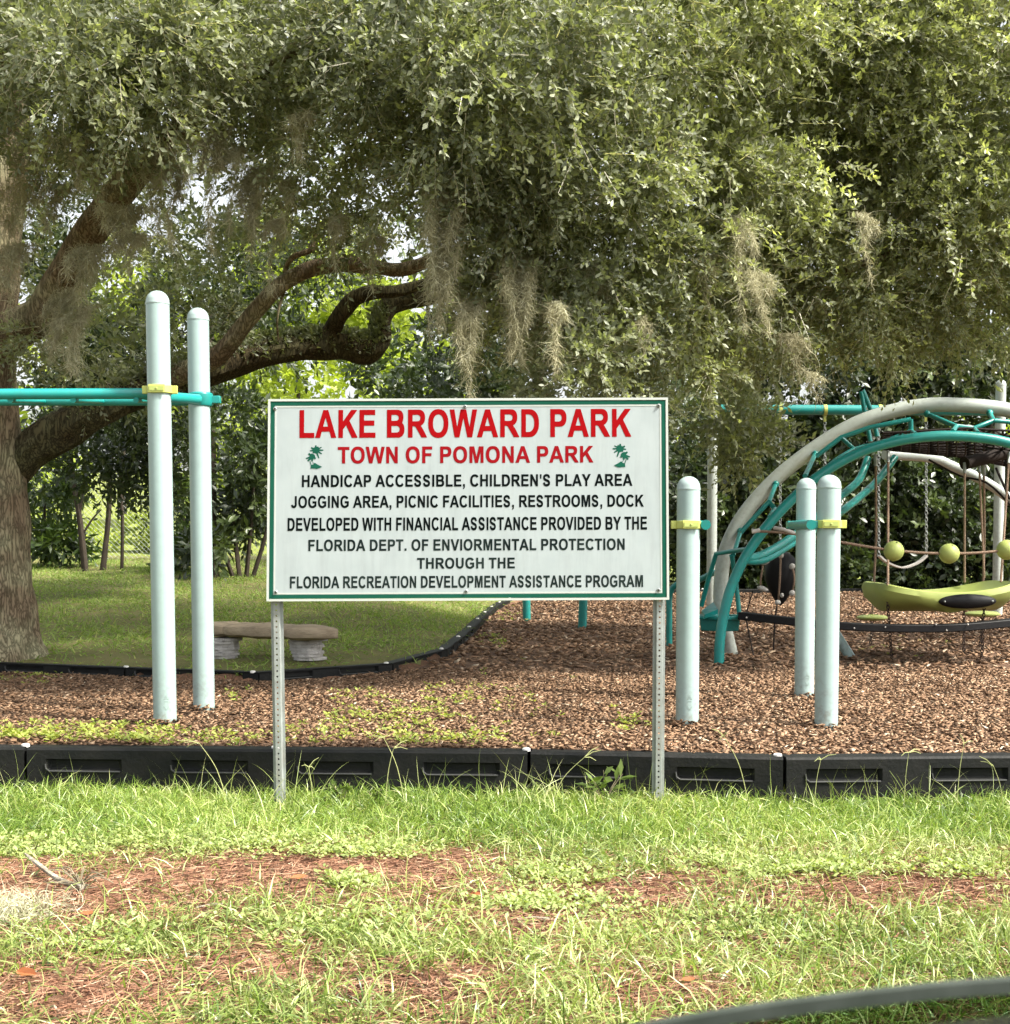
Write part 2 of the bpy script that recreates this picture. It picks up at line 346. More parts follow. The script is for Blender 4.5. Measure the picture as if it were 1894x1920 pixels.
def twigs(c,dirs,L,k,leafL,leafW,rndbase,stem=.003,up=.5):
    """twigs with k leaves set along them; c start points, dirs growth directions"""
    n=len(c); t=np.linspace(.15,1,k)[None,:,None]
    bend=np.array([0,0,-.25]); pos=c[:,None,:]+dirs[:,None,:]*L[:,None,None]*t+bend*(L[:,None,None]*t*t)
    ph=RNG.uniform(0,6.28,(n,1))+np.arange(k)[None,:]*2.4
    a=unit(np.cross(dirs,rand_dir(n))); b=np.cross(dirs,a)
    perp=a[:,None,:]*np.cos(ph)[...,None]+b[:,None,:]*np.sin(ph)[...,None]
    ld=unit(dirs[:,None,:]*.75+perp*.85+RNG.normal(size=(n,k,3))*.18)
    nr=unit(RNG.normal(size=(n,k,3))*.6+np.array([0,-.45,up]))
    N=n*k; sz=RNG.uniform(.6,1.35,N)
    V,Fl=leaves(pos.reshape(-1,3),ld.reshape(-1,3),nr.reshape(-1,3),leafL*sz,leafW*sz)
    R=np.clip(np.repeat(rndbase,k)+RNG.normal(size=N)*.13,0,.93); R=np.repeat(R,4)
    out=[(V,Fl,R)]
    if stem:
        S0,S1=c,c+dirs*L[:,None]+bend*L[:,None]
        w=unit(np.cross(dirs,rand_dir(n)))*stem
        V2=np.stack([S0-w,S0+w,S1+w*.3,S1-w*.3],1).reshape(-1,3); q=np.arange(n)*4
        out.append((V2,[np.stack([q,q+1,q+2,q+3],-1)],np.repeat(np.full(n,1.),4)))
    return out
def blobfoliage(blobs,per,k,leafL,leafW,tw=.22,clump=(.18,.4),shell=.5,up=.5,stem=.003,bright=.0):
    """blobs: list of (center, (rx,ry,rz), weight). Each blob is filled with small clumps of twigs, gaps between them."""
    parts=[]
    for (c,r,w) in blobs:
        c=np.array(c); r=np.array(r); vol=float(np.prod(r))**(1/3)
        nc=max(3,int(per*w*vol**2.2)); d=rand_dir(nc); rr=RNG.uniform(shell,1,nc)**.6
        cc=c+d*rr[:,None]*r; cr_=RNG.uniform(clump[0],clump[1],nc)*min(1,vol*1.4)*.85
        tone=RNG.normal(.38,.19,nc)+bright+.36*(RNG.uniform(0,1,nc)<.04)
        m=np.maximum(4,(RNG.uniform(.6,1.4,nc)*26).astype(int)); idx=np.repeat(np.arange(nc),m); n=len(idx)
        dd=rand_dir(n,.15); p=cc[idx]+dd*(cr_[idx]*RNG.uniform(.1,1,n)**.5)[:,None]
        out=unit(dd+.6*d[idx]+RNG.normal(size=(n,3))*.35+np.array([0,-.15,-.05]))
        parts+=twigs(p,out,RNG.uniform(.6,1.3,n)*tw,k,leafL,leafW,tone[idx]+RNG.normal(size=n)*.09,stem,up)
    return join(parts)

# ------------------------------------------------------------------ trees
def noise_tube(pts,rads,n=28,amp=.1,seed=0,flare=0):
    """bark tube with ridges as real relief"""
    mb=MB(); pts=[Vector(p) for p in pts]; m=len(pts); vs=[]; up=None
    for i,p in enumerate(pts):
        t=(pts[min(i+1,m-1)]-pts[max(i-1,0)]).normalized()
        if up is None: up=Vector((0,0,1)) if abs(t.z)<.9 else Vector((0,1,0))
        a=t.cross(up); a=a.normalized() if a.length>1e-4 else t.orthogonal().normalized(); b=a.cross(t); up=b
        for k in range(n):
            an=2*math.pi*k/n; s=i*.35+seed
            q=1+amp*(.45*math.sin(an*3+math.sin(s*.9)*2+seed)+.3*math.sin(an*7+s*.6)+.35*math.sin(an*13+math.sin(s*1.7+k)*1.2)+.25*math.sin(s*2.1+an*2))
            vs.append(p+(a*math.cos(an)+b*math.sin(an))*rads[i]*q)
    fs=[(i*n+k,i*n+(k+1)%n,(i+1)*n+(k+1)%n,(i+1)*n+k) for i in range(m-1) for k in range(n)]+[tuple(range(n-1,-1,-1)),tuple((m-1)*n+k for k in range(n))]
    mb.add(vs,fs); return mb
def limb(parent,name,pl,rl,n=20,amp=.1,seed=0,m='bark',sub=6):
    return noise_tube(cr(pl,sub),lerpl(rl,sub),n,amp,seed).build(name,M[m],parent)

base=Vector((-4.25,11.15,float(gz(-4.25,11.15))))
oak=thing('live_oak_tree','large mossy live oak with ridged grey-brown trunk at the left edge and low spreading limbs','tree',base)
zt=base.z
trunk=[(-4.25,11.15,zt-.15),(-4.25,11.15,zt+.03),(-4.25,11.15,zt+.25),(-4.26,11.15,zt+.7),(-4.27,11.15,zt+1.3),(-4.29,11.13,zt+1.9),(-4.28,11.1,zt+2.6),(-4.22,11.1,zt+3.3),(-4.15,11.1,zt+4.2),(-4.1,11.1,zt+5.6),(-3.9,11.2,zt+7)]
tr=noise_tube(cr(trunk,14),lerpl([.50,.40,.325,.29,.28,.25,.225,.215,.23,.21,.15],14),96,.045,1).build('trunk',M['bark'],oak)
D=11.1
limbA=[P(10,905,D+.12),P(62,838,D+.08),P(132,797,D),P(190,765,D),P(264,733,D+.1),P(370,700,D+.2),P(477,665,D+.4),P(572,650,D+.6),P(640,649,D+.7),P(690,655,D+.8),P(712,632,D+.85),P(713,600,D+.9),P(727,575,D+1),P(765,562,D+1.1),P(830,552,D+1.2),P(910,520,D+1.3),P(1010,470,D+1.4)]
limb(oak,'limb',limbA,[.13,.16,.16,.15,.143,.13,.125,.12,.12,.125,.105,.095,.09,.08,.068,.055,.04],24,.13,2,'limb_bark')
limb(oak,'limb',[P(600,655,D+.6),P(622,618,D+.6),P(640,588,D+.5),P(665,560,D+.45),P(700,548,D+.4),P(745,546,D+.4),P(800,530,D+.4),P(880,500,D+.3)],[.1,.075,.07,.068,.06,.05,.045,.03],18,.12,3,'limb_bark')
limb(oak,'limb',[P(330,705,D),P(410,665,D-.3),P(467,598,D-.4),P(508,552,D-.5),P(540,525,D-.5),P(587,504,D-.5),P(640,496,D-.6),P(700,500,D-.7),P(760,505,D-.8),P(860,470,D-1),P(980,440,D-1.2)],[.1,.075,.068,.062,.062,.062,.06,.055,.05,.04,.025],18,.1,4)
limb(oak,'branch',[P(534,520,D-.5),P(538,497,D-.5),P(553,480,D-.6),P(584,467,D-.6),P(591,440,D-.6),P(578,424,D-.6)],[.022,.02,.022,.026,.02,.012],8,.1,5)
limb(oak,'branch',[P(545,520,D-.4),P(528,560,D-.3),P(520,600,D-.3),P(522,640,D-.2)],[.014,.012,.01,.006],6,.1,5)
limb(oak,'limb',[P(-20,650,D),P(40,612,D-.15),P(82,580,D-.3),P(118,520,D-.5),P(160,450,D-.7),P(205,385,D-.9),P(258,322,D-1.1),P(312,268,D-1.3),P(362,225,D-1.5),P(430,165,D-1.8),P(560,90,D-2),P(760,20,D-2.2)],[.19,.15,.135,.125,.12,.115,.10,.095,.085,.07,.05,.03],22,.11,6)
limb(oak,'limb',[P(20,240,D),P(-10,100,D-.6),P(60,-40,D-1.4),P(260,-160,D-2.2),P(600,-260,D-2.8)],[.18,.15,.12,.09,.05],18,.1,7)
limb(oak,'limb',[P(10,-60,D),P(200,-220,D+.6),P(600,-330,D+1.4),P(1100,-380,D+2)],[.16,.13,.09,.05],14,.1,8)
limb(oak,'limb',[P(430,165,D-1.8),P(560,150,D-1.9),P(720,110,D-2),P(900,130,D-2.1)],[.05,.04,.03,.015],10,.1,9)
limb(oak,'branch',[P(840,545,D+1.2),P(960,590,D+1),P(1100,640,D+.8),P(1200,700,D+.6)],[.04,.03,.02,.01],8,.1,9)

cc=cr(limbA,6)[14:]; n=5200; ii=RNG.integers(0,len(cc)-30,n); q=np.array([list(v) for v in cc])[ii]; th=RNG.uniform(-1.3,1.3,n)
rr_=np.interp(ii,[0,30,60],[.16,.13,.11]); q=q+np.stack([RNG.normal(size=n)*.03,-np.cos(th+.9)*rr_*.8,np.sin(th+.9)*rr_*1.0],-1); q[:,2]+=.01
kk=(.5+.5*np.sin(ii*.7)*np.sin(ii*.23+1))>.25; q=q[kk]
V,Fl=leaves(q,rand_dir(len(q),.5),unit(RNG.normal(size=(len(q),3))+np.array([0,-.5,1])),.065,.026); tag(np_obj('fern_tufts',V,Fl,M['oak'],oak,np.repeat(RNG.uniform(.1,.8,len(q)),4)),kind='stuff')
def bl(lst):
    out=[]
    for (px,py,d,r,w) in lst:
        rr=r if hasattr(r,'__len__') else (r,r*1.0,r*.75)
        out.append((P(px,py,d),rr,w))
    return out
# near crown of the big oak: left to centre
B=bl([(-220,60,8.8,.8,1),(-230,260,9.6,.6,.7),(-420,160,9.6,.8,.8),(30,60,8.6,.75,1.2),(190,110,8.4,.7,1.2),(110,190,8.9,.55,.9),(350,70,8.9,.7,.9),(330,180,9.3,.5,.6),(520,70,9,.6,.8),(230,0,9,.8,1),(560,200,9.2,.55,.6),
 (560,330,9.6,.5,.45),(640,260,9,.5,.7),(690,120,8.8,.6,.7),(690,380,9.6,.4,.5),(800,60,8.4,.7,1.1),(820,200,8.5,.65,1.1),(740,290,8.9,.42,.9),(920,300,8.6,.5,1.0),
 (960,120,8.3,.7,1.2),(1000,250,8.6,.6,1.0),(985,420,8.7,.4,.8),(1040,400,8.9,.6,.9),(1060,520,9.0,.5,.8),(930,520,9.6,.45,.5),(1120,300,8.8,.6,.9),(1110,600,9.1,.5,.9),
 (1180,480,9.2,.6,.9),(1100,90,8.6,.7,1.1),(1060,680,9.0,.45,.9),(1180,680,9.1,.45,.9),(1000,650,9.6,.4,.5),(890,540,9.0,.16,.8),
 (420,-60,9.5,.8,1),(700,-80,9.2,.9,1),(1000,-60,9,.9,1),(40,330,10.2,.35,.3),(90,610,10.6,.3,.25),(60,660,11.6,.3,.25),(480,250,10,.4,.35),(620,420,10.2,.35,.3),
 (770,470,10.6,.4,.4),(150,715,10.9,.22,.5),(300,672,10.9,.22,.5),(430,610,10.9,.2,.4),(250,250,9.6,.25,.5),(420,330,10.8,.4,.25),(300,420,11.4,.4,.2)])
V,Fl,R=blobfoliage(B,60,12,.048,.023,tw=.20,up=.5)
tag(np_obj('crown',V,Fl,M['oak'],oak,R),kind='stuff'); NL1=len(V)//4
# layers deeper in the crown (less light reaches them), coarser leaves
B=bl([(-250,150,12,1.3,.9),(-500,250,12.5,1.2,.8),(120,40,11.5,1.3,1),(420,30,12,1.2,.8),(700,60,12,1.3,1),(1000,60,12,1.4,1.3),(860,240,11.8,.9,1),(1060,330,11.8,1,1.2),(980,500,12.4,.8,.9),(1150,560,12.2,.9,1.2),(1120,700,12.4,.6,1),
 (760,380,12.5,.6,.6),(620,330,12.4,.6,.5),(230,160,12,.8,.8),(60,480,12.6,.5,.5),(160,620,12.8,.55,.7),(260,640,13,.5,.7),(430,560,13.2,.55,.6),(350,470,13.2,.5,.3)])
V,Fl,R=blobfoliage(B,10,11,.085,.036,tw=.34,clump=(.3,.6),up=.5)
tag(np_obj('inner_crown',V,Fl,M['oak'],oak,R),kind='stuff'); NL2=len(V)//4
# unseen top of the crown, added to shade the ground below
B=[((x,y,z),(1.9,1.9,.8),1) for (x,y,z) in [(-5,10.5,6.9),(-2.5,10.4,7),(-.3,10.4,7),(-4,12,7),(-1.5,12,7.3),(1.2,11.5,7.2),(-5,14.5,6.9),(-2.2,15,7.2),(.8,14.5,7.4),(-7.5,11,6.5),(-7,9.5,6.6)]]
V,Fl,R=blobfoliage(B,1.5,8,.2,.09,tw=.6,clump=(.5,1),up=.5,stem=.006)
tag(np_obj('unseen_shade_crown',V,Fl,M['oak'],oak,R),kind='stuff'); NL3=len(V)//4

# second oak: trunk beyond the right edge, crown over the playground
tb=Vector((8.4,13.5,float(mz(8.4,13.5))))
oak2=thing('spreading_oak_tree','sunlit live oak whose bright leafy crown hangs over the rope climber from the right','tree',tb)
limb(oak2,'trunk',[tb-Vector((0,0,.1)),tb+Vector((.05,0,1.2)),tb+Vector((-.1,0,2.6)),tb+Vector((-.5,-.2,4))],[.5,.36,.32,.28],40,.06,11)
limb(oak2,'limb',[tb+Vector((-.4,-.2,3.6)),P(2150,200,12.5),P(1900,120,11.5),P(1600,150,11),P(1350,200,10.8)],[.25,.17,.11,.07,.03],16,.1,12)
limb(oak2,'limb',[tb+Vector((-.3,-.1,3)),P(2200,420,12),P(1900,430,11),P(1650,480,10.5),P(1480,560,10.3)],[.2,.13,.08,.05,.02],14,.1,13)
limb(oak2,'limb',[tb+Vector((-.3,0,3.4)),P(2300,100,14),P(1900,-100,15),P(1500,-200,15.5)],[.2,.16,.11,.06],14,.1,14)
B=bl([(1260,60,9,.8,1.2),(1280,230,9.2,.7,1.1),(1300,400,9.4,.7,1.1),(1260,560,9.5,.55,.9),(1280,670,9.6,.35,.8),(1440,120,9.6,.85,1.3),(1450,320,9.8,.8,1.2),(1420,500,9.9,.65,1.1),
 (1380,600,10.1,.5,1.0),(1480,600,10.2,.5,1),(1620,100,10,.9,1.3),(1640,300,10.1,.85,1.3),(1600,480,10.2,.7,1.2),(1620,580,10.3,.55,1.1),(1560,610,10.5,.3,.9),(1800,90,10,.95,1.3),
 (1820,280,10.1,.9,1.3),(1790,460,10.2,.75,1.2),(1800,570,10.4,.5,1.1),(1720,610,10.4,.32,.9),(1930,400,10,.7,1.2),(1930,560,10.2,.5,1.2),(1910,610,10.4,.3,1),(1990,180,10,.9,1),
 (1350,-60,9.6,.9,1),(1650,-80,10,1,1),(1900,-80,10,1,1)])
V,Fl,R=blobfoliage(B,55,12,.046,.022,tw=.20,up=.5)
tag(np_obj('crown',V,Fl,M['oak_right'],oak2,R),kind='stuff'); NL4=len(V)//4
B=bl([(1280,100,12.5,1.2,1.1),(1500,150,13,1.4,1.2),(1750,150,13,1.4,1.2),(1350,400,13,1,1.2),(1550,400,13,1.1,1.2),(1800,400,13,1.2,1.2),(1300,620,13.2,.8,1.2),(1450,620,13.6,.65,1),(1420,740,14.6,.3,.6),(1300,780,14.4,.5,.9),(1380,800,14.2,.35,.8),
 (1440,850,14.2,.28,.7),(1640,570,13.4,.8,1.1),(1850,570,13.4,.8,1.1)])
V,Fl,R=blobfoliage(B,11,11,.085,.036,tw=.34,clump=(.3,.6),up=.5)
tag(np_obj('inner_crown',V,Fl,M['oak'],oak2,R),kind='stuff'); NL5=len(V)//4
B=[((x,y,z),(2,2,.8),1) for (x,y,z) in [(2.5,10.8,7),(5,11.5,7.1),(7.5,11,6.8),(3.5,13,7.4),(6.5,14,7.6),(9.5,14,7.4),(3.5,16.5,7.5),(6.5,18,7.6),(9.5,18,7.4),(1.5,18,7.6),(4,21,7.6),(8,22,7.6),(12,20,7.5)]]  # unseen crown layer added to shade the hedge and far ground
V,Fl,R=blobfoliage(B,1.5,8,.2,.09,tw=.6,clump=(.5,1),up=.5,stem=.006)
tag(np_obj('unseen_shade_crown',V,Fl,M['oak'],oak2,R),kind='stuff'); NL6=len(V)//4

# trees and shrubs behind
def tree(name,label,cat,px,d,crown,per,k,lL,lW,m,tr_r=.12,top=3,group=None,tw=.35,clump=(.3,.6),lean=0,stems=1):
    x=P(px,1040,d).x; b=Vector((x,d,float(gz(x,d))))
    t=thing(name,label,cat,b,group)
    for s in range(stems):
        o=Vector(((s-(stems-1)/2)*.25,0,0))
        limb(t,'trunk' if stems==1 else 'stem',[b+o*.3-Vector((0,0,.1)),b+o+Vector((lean*.4,0,top*.4)),b+o*1.6+Vector((lean,0,top))],[tr_r,tr_r*.8,tr_r*.4],10,.08,s+px*.01,'bark_dark')
    V,Fl,R=blobfoliage(bl(crown),per,k,lL,lW,tw=tw,clump=clump,stem=.004)
    tag(np_obj('foliage',V,Fl,M[m],t,R),kind='stuff'); return len(V)//4
nl=0
g_back='trees behind the playground'
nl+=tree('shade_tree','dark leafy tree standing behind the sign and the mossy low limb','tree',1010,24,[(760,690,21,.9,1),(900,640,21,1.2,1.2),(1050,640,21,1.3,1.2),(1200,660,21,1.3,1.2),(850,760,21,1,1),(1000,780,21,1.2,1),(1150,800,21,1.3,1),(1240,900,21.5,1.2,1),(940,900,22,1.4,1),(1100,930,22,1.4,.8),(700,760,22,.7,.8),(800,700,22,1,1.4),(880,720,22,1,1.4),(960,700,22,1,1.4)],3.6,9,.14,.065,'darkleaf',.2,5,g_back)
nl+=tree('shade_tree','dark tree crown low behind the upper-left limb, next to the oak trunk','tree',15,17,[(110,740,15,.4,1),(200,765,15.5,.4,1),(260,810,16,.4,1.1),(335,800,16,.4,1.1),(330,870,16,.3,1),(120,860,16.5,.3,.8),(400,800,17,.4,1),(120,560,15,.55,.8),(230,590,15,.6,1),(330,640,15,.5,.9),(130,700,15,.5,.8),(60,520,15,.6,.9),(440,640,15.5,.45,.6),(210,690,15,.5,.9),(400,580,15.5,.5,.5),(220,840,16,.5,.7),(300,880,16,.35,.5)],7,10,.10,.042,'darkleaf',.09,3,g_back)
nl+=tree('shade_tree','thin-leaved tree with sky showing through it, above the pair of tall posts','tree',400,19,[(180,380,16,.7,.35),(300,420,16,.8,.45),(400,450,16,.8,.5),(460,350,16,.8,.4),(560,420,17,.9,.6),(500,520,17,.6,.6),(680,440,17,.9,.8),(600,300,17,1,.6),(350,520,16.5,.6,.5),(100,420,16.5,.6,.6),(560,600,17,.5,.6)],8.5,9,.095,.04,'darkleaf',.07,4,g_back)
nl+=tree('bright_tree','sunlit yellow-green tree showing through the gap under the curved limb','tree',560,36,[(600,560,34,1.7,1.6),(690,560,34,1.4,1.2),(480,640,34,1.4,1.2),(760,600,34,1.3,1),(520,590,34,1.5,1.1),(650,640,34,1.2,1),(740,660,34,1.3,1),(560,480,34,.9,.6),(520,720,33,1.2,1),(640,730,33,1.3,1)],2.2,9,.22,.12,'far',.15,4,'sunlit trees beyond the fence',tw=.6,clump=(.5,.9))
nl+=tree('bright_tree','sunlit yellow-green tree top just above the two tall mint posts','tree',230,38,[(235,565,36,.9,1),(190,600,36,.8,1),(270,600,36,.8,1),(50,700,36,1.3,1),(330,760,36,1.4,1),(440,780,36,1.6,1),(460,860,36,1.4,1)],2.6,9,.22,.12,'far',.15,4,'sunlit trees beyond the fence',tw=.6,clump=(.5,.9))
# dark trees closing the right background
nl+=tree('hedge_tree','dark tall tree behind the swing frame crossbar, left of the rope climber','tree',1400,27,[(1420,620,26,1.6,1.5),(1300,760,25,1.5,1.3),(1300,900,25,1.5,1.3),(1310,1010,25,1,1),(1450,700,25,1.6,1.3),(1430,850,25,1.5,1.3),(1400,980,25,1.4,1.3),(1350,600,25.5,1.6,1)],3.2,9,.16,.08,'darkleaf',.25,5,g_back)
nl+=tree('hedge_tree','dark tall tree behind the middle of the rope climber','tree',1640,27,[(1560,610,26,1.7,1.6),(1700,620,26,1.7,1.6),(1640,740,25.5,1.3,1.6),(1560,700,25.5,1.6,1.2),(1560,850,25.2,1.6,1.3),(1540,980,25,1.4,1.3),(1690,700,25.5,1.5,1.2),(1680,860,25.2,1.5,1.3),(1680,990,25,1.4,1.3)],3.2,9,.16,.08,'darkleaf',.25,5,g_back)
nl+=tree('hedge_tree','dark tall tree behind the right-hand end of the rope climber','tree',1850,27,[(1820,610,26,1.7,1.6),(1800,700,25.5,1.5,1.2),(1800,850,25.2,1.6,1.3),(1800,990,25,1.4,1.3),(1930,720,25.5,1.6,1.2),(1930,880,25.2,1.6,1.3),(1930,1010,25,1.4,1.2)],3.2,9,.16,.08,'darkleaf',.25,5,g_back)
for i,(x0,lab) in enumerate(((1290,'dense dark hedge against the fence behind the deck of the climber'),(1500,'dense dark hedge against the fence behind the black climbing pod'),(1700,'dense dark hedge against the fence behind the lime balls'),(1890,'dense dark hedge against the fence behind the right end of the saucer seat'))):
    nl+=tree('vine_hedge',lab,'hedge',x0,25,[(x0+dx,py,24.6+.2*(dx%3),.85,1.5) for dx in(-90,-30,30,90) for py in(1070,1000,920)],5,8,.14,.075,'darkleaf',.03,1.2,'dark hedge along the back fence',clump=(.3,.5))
# shrubs with broad leaves along the chain link fence
nl+=tree('broadleaf_shrub','broad-leaved shrub against the fence beside the oak trunk','shrub',85,21,[(85,900,21,.35,1),(95,960,21,.4,1),(80,1010,21,.35,1),(120,1020,20.8,.25,.8)],26,7,.17,.05,'broad',.03,1.3,'broad-leaved shrubs along the fence',tw=.3,clump=(.15,.3))
nl+=tree('broadleaf_shrub','broad-leaved dark shrub between the rear tall post and the sign','shrub',455,19,[(430,780,19,.4,.9),(470,860,19,.5,1),(430,930,19,.5,1),(480,1000,19,.5,1),(420,1030,18.8,.4,1),(500,930,19,.5,1)],20,7,.16,.055,'darkleaf',.035,1.9,'broad-leaved shrubs along the fence',tw=.3,clump=(.15,.35),stems=4)
nl+=tree('broadleaf_shrub','small broad-leaved shrub seen between the two tall mint posts','shrub',345,20,[(345,1000,20,.28,1),(345,1040,20,.25,.8),(350,940,20.5,.2,.5)],24,7,.16,.05,'broad',.03,.8,'broad-leaved shrubs along the fence',tw=.3,clump=(.15,.25))
g_s='thin dark saplings along the fence'
for i,(px,px2,lab,r) in enumerate([(160,135,'forked dark sapling nearest the oak trunk, leaning left at its top',.055),(192,208,'dark sapling leaning right, second from the oak trunk',.05),(228,226,'thinnest upright dark sapling, just left of the front tall post',.03)]):
    d=20.3; a=P(px,1049,d); a.z=float(gz(a.x,d))-.05; b=P(px2,880,d); c=P(px2-(12 if i==0 else -6),760,d)
    t=thing('sapling',lab,'sapling',a,g_s)
    limb(t,'stem',[a,a.lerp(b,.5)+Vector((.02,0,0)),b,c],[r,r*.8,r*.7,r*.4],10,.1,i,'bark_dark')
    if i==0: limb(t,'branch',[a.lerp(b,.55),P(160,900,d),P(158,820,d),P(165,740,d)],[r*.6,r*.55,r*.5,r*.3],8,.1,i,'bark_dark'); limb(t,'branch',[a.lerp(b,.35),P(172,975,d),P(190,955,d)],[.02,.016,.01],6,.1,2,'bark_dark')
    V,Fl,R=blobfoliage(bl([(px2-10,770,d,.3,.9),(px2+25,800,d,.3,.9),(px2+8,720,d,.35,1)]),24,8,.1,.04,tw=.25,clump=(.15,.3)); tag(np_obj('foliage',V,Fl,M['darkleaf'],t,R),kind='stuff')
nl+=tree('ground_shrub','low light-green shrubs at the foot of the fence behind the saplings','shrub',150,24.5,[(100,1010,24.5,.5,1),(180,1015,24.5,.4,1),(240,1020,24.5,.4,1),(300,1015,24.5,.4,1)],9,8,.14,.07,'far',.03,.5,None,tw=.3,clump=(.2,.4))
far=[]
for k in range(30):
    x=-60+k*3.9+random.uniform(-1,1); y=random.uniform(52,66); h=random.uniform(3.5,6.5)
    if -25<x<-16: h=1.0
    far.append(((x,y,float(gz(x,y))+h*.5),(2.6,2,h*.6),1))
V,Fl,R=blobfoliage(far,.75,8,.42,.24,tw=1.1,clump=(.8,1.6),stem=0)
tag(np_obj('woodland',V,Fl,M['far'],None,R),'sunlit yellow-green woodland far beyond the fence','woodland',kind='stuff'); nl+=len(V)//4
print('LEAVES',NL1,NL2,NL3,NL4,NL5,NL6,nl)

# ------------------------------------------------------------------ spanish moss
def moss(px,py,d,lpx,wpx,n,label,tone=.45):
    d=d-(1.0 if 700<px<1100 and py>200 else .75 if px>600 and py>200 else .9); tone=tone*.6+(.30 if px<1150 else .10); py-=lpx*.15; lpx*=1.28; wpx*=(.9 if px<1000 else .62); c=P(px,py,d); L=lpx/S(d); w=wpx/S(d)*.5; nt_=max(3,int(wpx/7)); parts=[]  # left and centre moss lightened in tone to offset the shade there
    tx=np.linspace(-1,1,nt_)*w*.85+RNG.normal(size=nt_)*w*.1; ty=RNG.normal(size=nt_)*w*.4; tl=L*(1-.55*np.abs(np.linspace(-1,1,nt_))**1.3)*RNG.uniform(.6,1.05,nt_); tt=RNG.normal(tone,.10,nt_)
    def lay(m,ln,wd,seg,jit,curl):
        m=int(m*(1.9 if px<1100 else .8))
        k=RNG.integers(0,nt_,m); t=RNG.uniform(0,1,m)**.85*.96; sway=np.sin(t*5+k*1.7)*.018
        rad_=(w*.16+.018)*(1-.75*t)
        q=np.array(c)+np.stack([tx[k]*(1-.25*t)+sway+RNG.normal(size=m)*rad_,ty[k]+RNG.normal(size=m)*rad_+.45*(1-t)**2,-t*tl[k]],-1)
        dr=unit(RNG.normal(size=(m,3))*.55+np.array([0,0,-.9]))
        V,Fl,kk=ribbons(q,dr,RNG.uniform(.5,1.3,m)*ln,wd,seg,RNG.uniform(-curl,curl,m),.5,jit)
        parts.append((V,Fl,np.repeat(np.clip(tt[k]+RNG.normal(size=m)*.14+.08*(RNG.uniform(0,1,m)<.1),0,1),kk)))
    f=max(.6,L*w*26)
    lay(int(n*3.2),.085,.0048,3,.45,2.4); lay(int(n*1.0),.17,.0042,5,.40,1.2)
    V,Fl,R=join(parts)
    t=np_obj('spanish_moss',V-np.array(c),Fl,M['moss'],None,R); t.location=c
    tag(t,label,'moss','hanging spanish moss',None)
for a in [
 (50,235,10.2,200,80,300,'wide mass of grey moss hanging over the upper oak trunk, top left',.4),
 (20,330,10.4,150,60,160,'dense grey-brown moss covering the left side of the oak trunk',.35),
 (135,235,9.6,130,36,150,'pale moss strand hanging left of the sloping upper limb, highest of the left ones',.7),
 (98,540,10.3,180,45,220,'long moss beard hanging beside the trunk fork, left of the tall front post',.45),
 (128,570,10.2,165,36,170,'thin moss tail reaching down almost to the teal rail, by the oak trunk',.6),
 (215,370,9.9,110,75,220,'thick brown moss lying on the middle of the sloping limb',.4),
 (150,450,10.1,130,70,220,'thick moss hanging from the lower part of the sloping limb',.4),
 (240,430,10.0,110,26,100,'short moss tail above the tall front post',.6),
 (285,270,9.8,200,34,170,'long narrow moss strand above and left of the rear tall post',.4),
 (350,240,9.6,120,26,110,'short greenish moss strand on the upper end of the sloping limb',.65),
 (392,230,9.6,310,30,230,'very long thin dark moss strand directly above the rear tall post',.3),
 (466,300,9.8,190,48,260,'dense brown moss bundle between the sloping limb and the sign',.35),
 (535,320,9.9,160,16,60,'faint wispy moss strand above the arching limb',.6),
 (628,390,9.7,130,16,80,'thin pale moss strand crossing the arching limb above the sign',.6),
 (830,340,9.3,330,66,620,'largest dark brown moss column hanging in the centre above the sign',.3),
 (876,560,9.4,190,42,230,'tapering brown moss tail at the lower right of the largest moss column',.35),
 (808,470,9.6,200,14,70,'thin pale strand along the left side of the largest moss column',.6),
 (970,480,9.5,260,70,420,'wide brown moss mass right of the largest moss column',.4),
 (1125,480,9.7,120,80,180,'brownish moss tangled among the leaves above the centre of the sign',.4),
 (1210,580,9.4,110,22,80,'small orange-brown moss tuft above the right end of the sign',.5),
 (1270,240,9.6,170,46,160,'dark brown moss hidden in the leaves at upper centre right',.3),
 (1400,400,9.4,200,44,260,'pale tan moss strand hanging in the sunlit right crown, upper part',.8),
 (1432,500,9.4,150,50,240,'pale tan moss beard hanging lowest in the bright right crown',.85),
 (1500,620,9.7,110,44,160,'greyish moss above the teal crossbar',.55),
 (1535,690,9.9,65,26,80,'small grey moss tuft just above the teal crossbar',.55),
 (1638,385,9.6,140,22,120,'narrow pale grey moss strand high in the right crown',.8),
 (88,330,10.1,130,34,150,'moss veil in the fork between the upper trunk and the sloping limb',.4),
 (178,270,9.8,110,40,140,'brownish moss veil hanging left of the highest part of the sloping limb',.35),
 (318,300,9.7,170,26,140,'moss strand in front of the middle of the sloping limb, right of its bend',.4),
 (430,260,9.7,150,22,110,'thin moss veil just right of the very long strand',.45),
 (505,400,9.9,130,24,90,'short moss veil below the dense bundle, above the thin curved branch',.4),
 (560,190,9.4,120,30,110,'moss veil high in the leaves, upper left of centre',.45),
 (700,430,9.8,110,18,60,'wispy moss strand between the arching limb and the moss column',.5),
 (1045,560,9.3,140,30,120,'moss veil right of the wide brown mass, above the sign',.4),
 (1330,470,9.6,130,26,110,'brown moss veil left of the pale strands in the right crown',.35),
 (12,450,10.2,150,50,170,'moss patch clinging to the left trunk at the photo edge',.35)]: moss(*a)

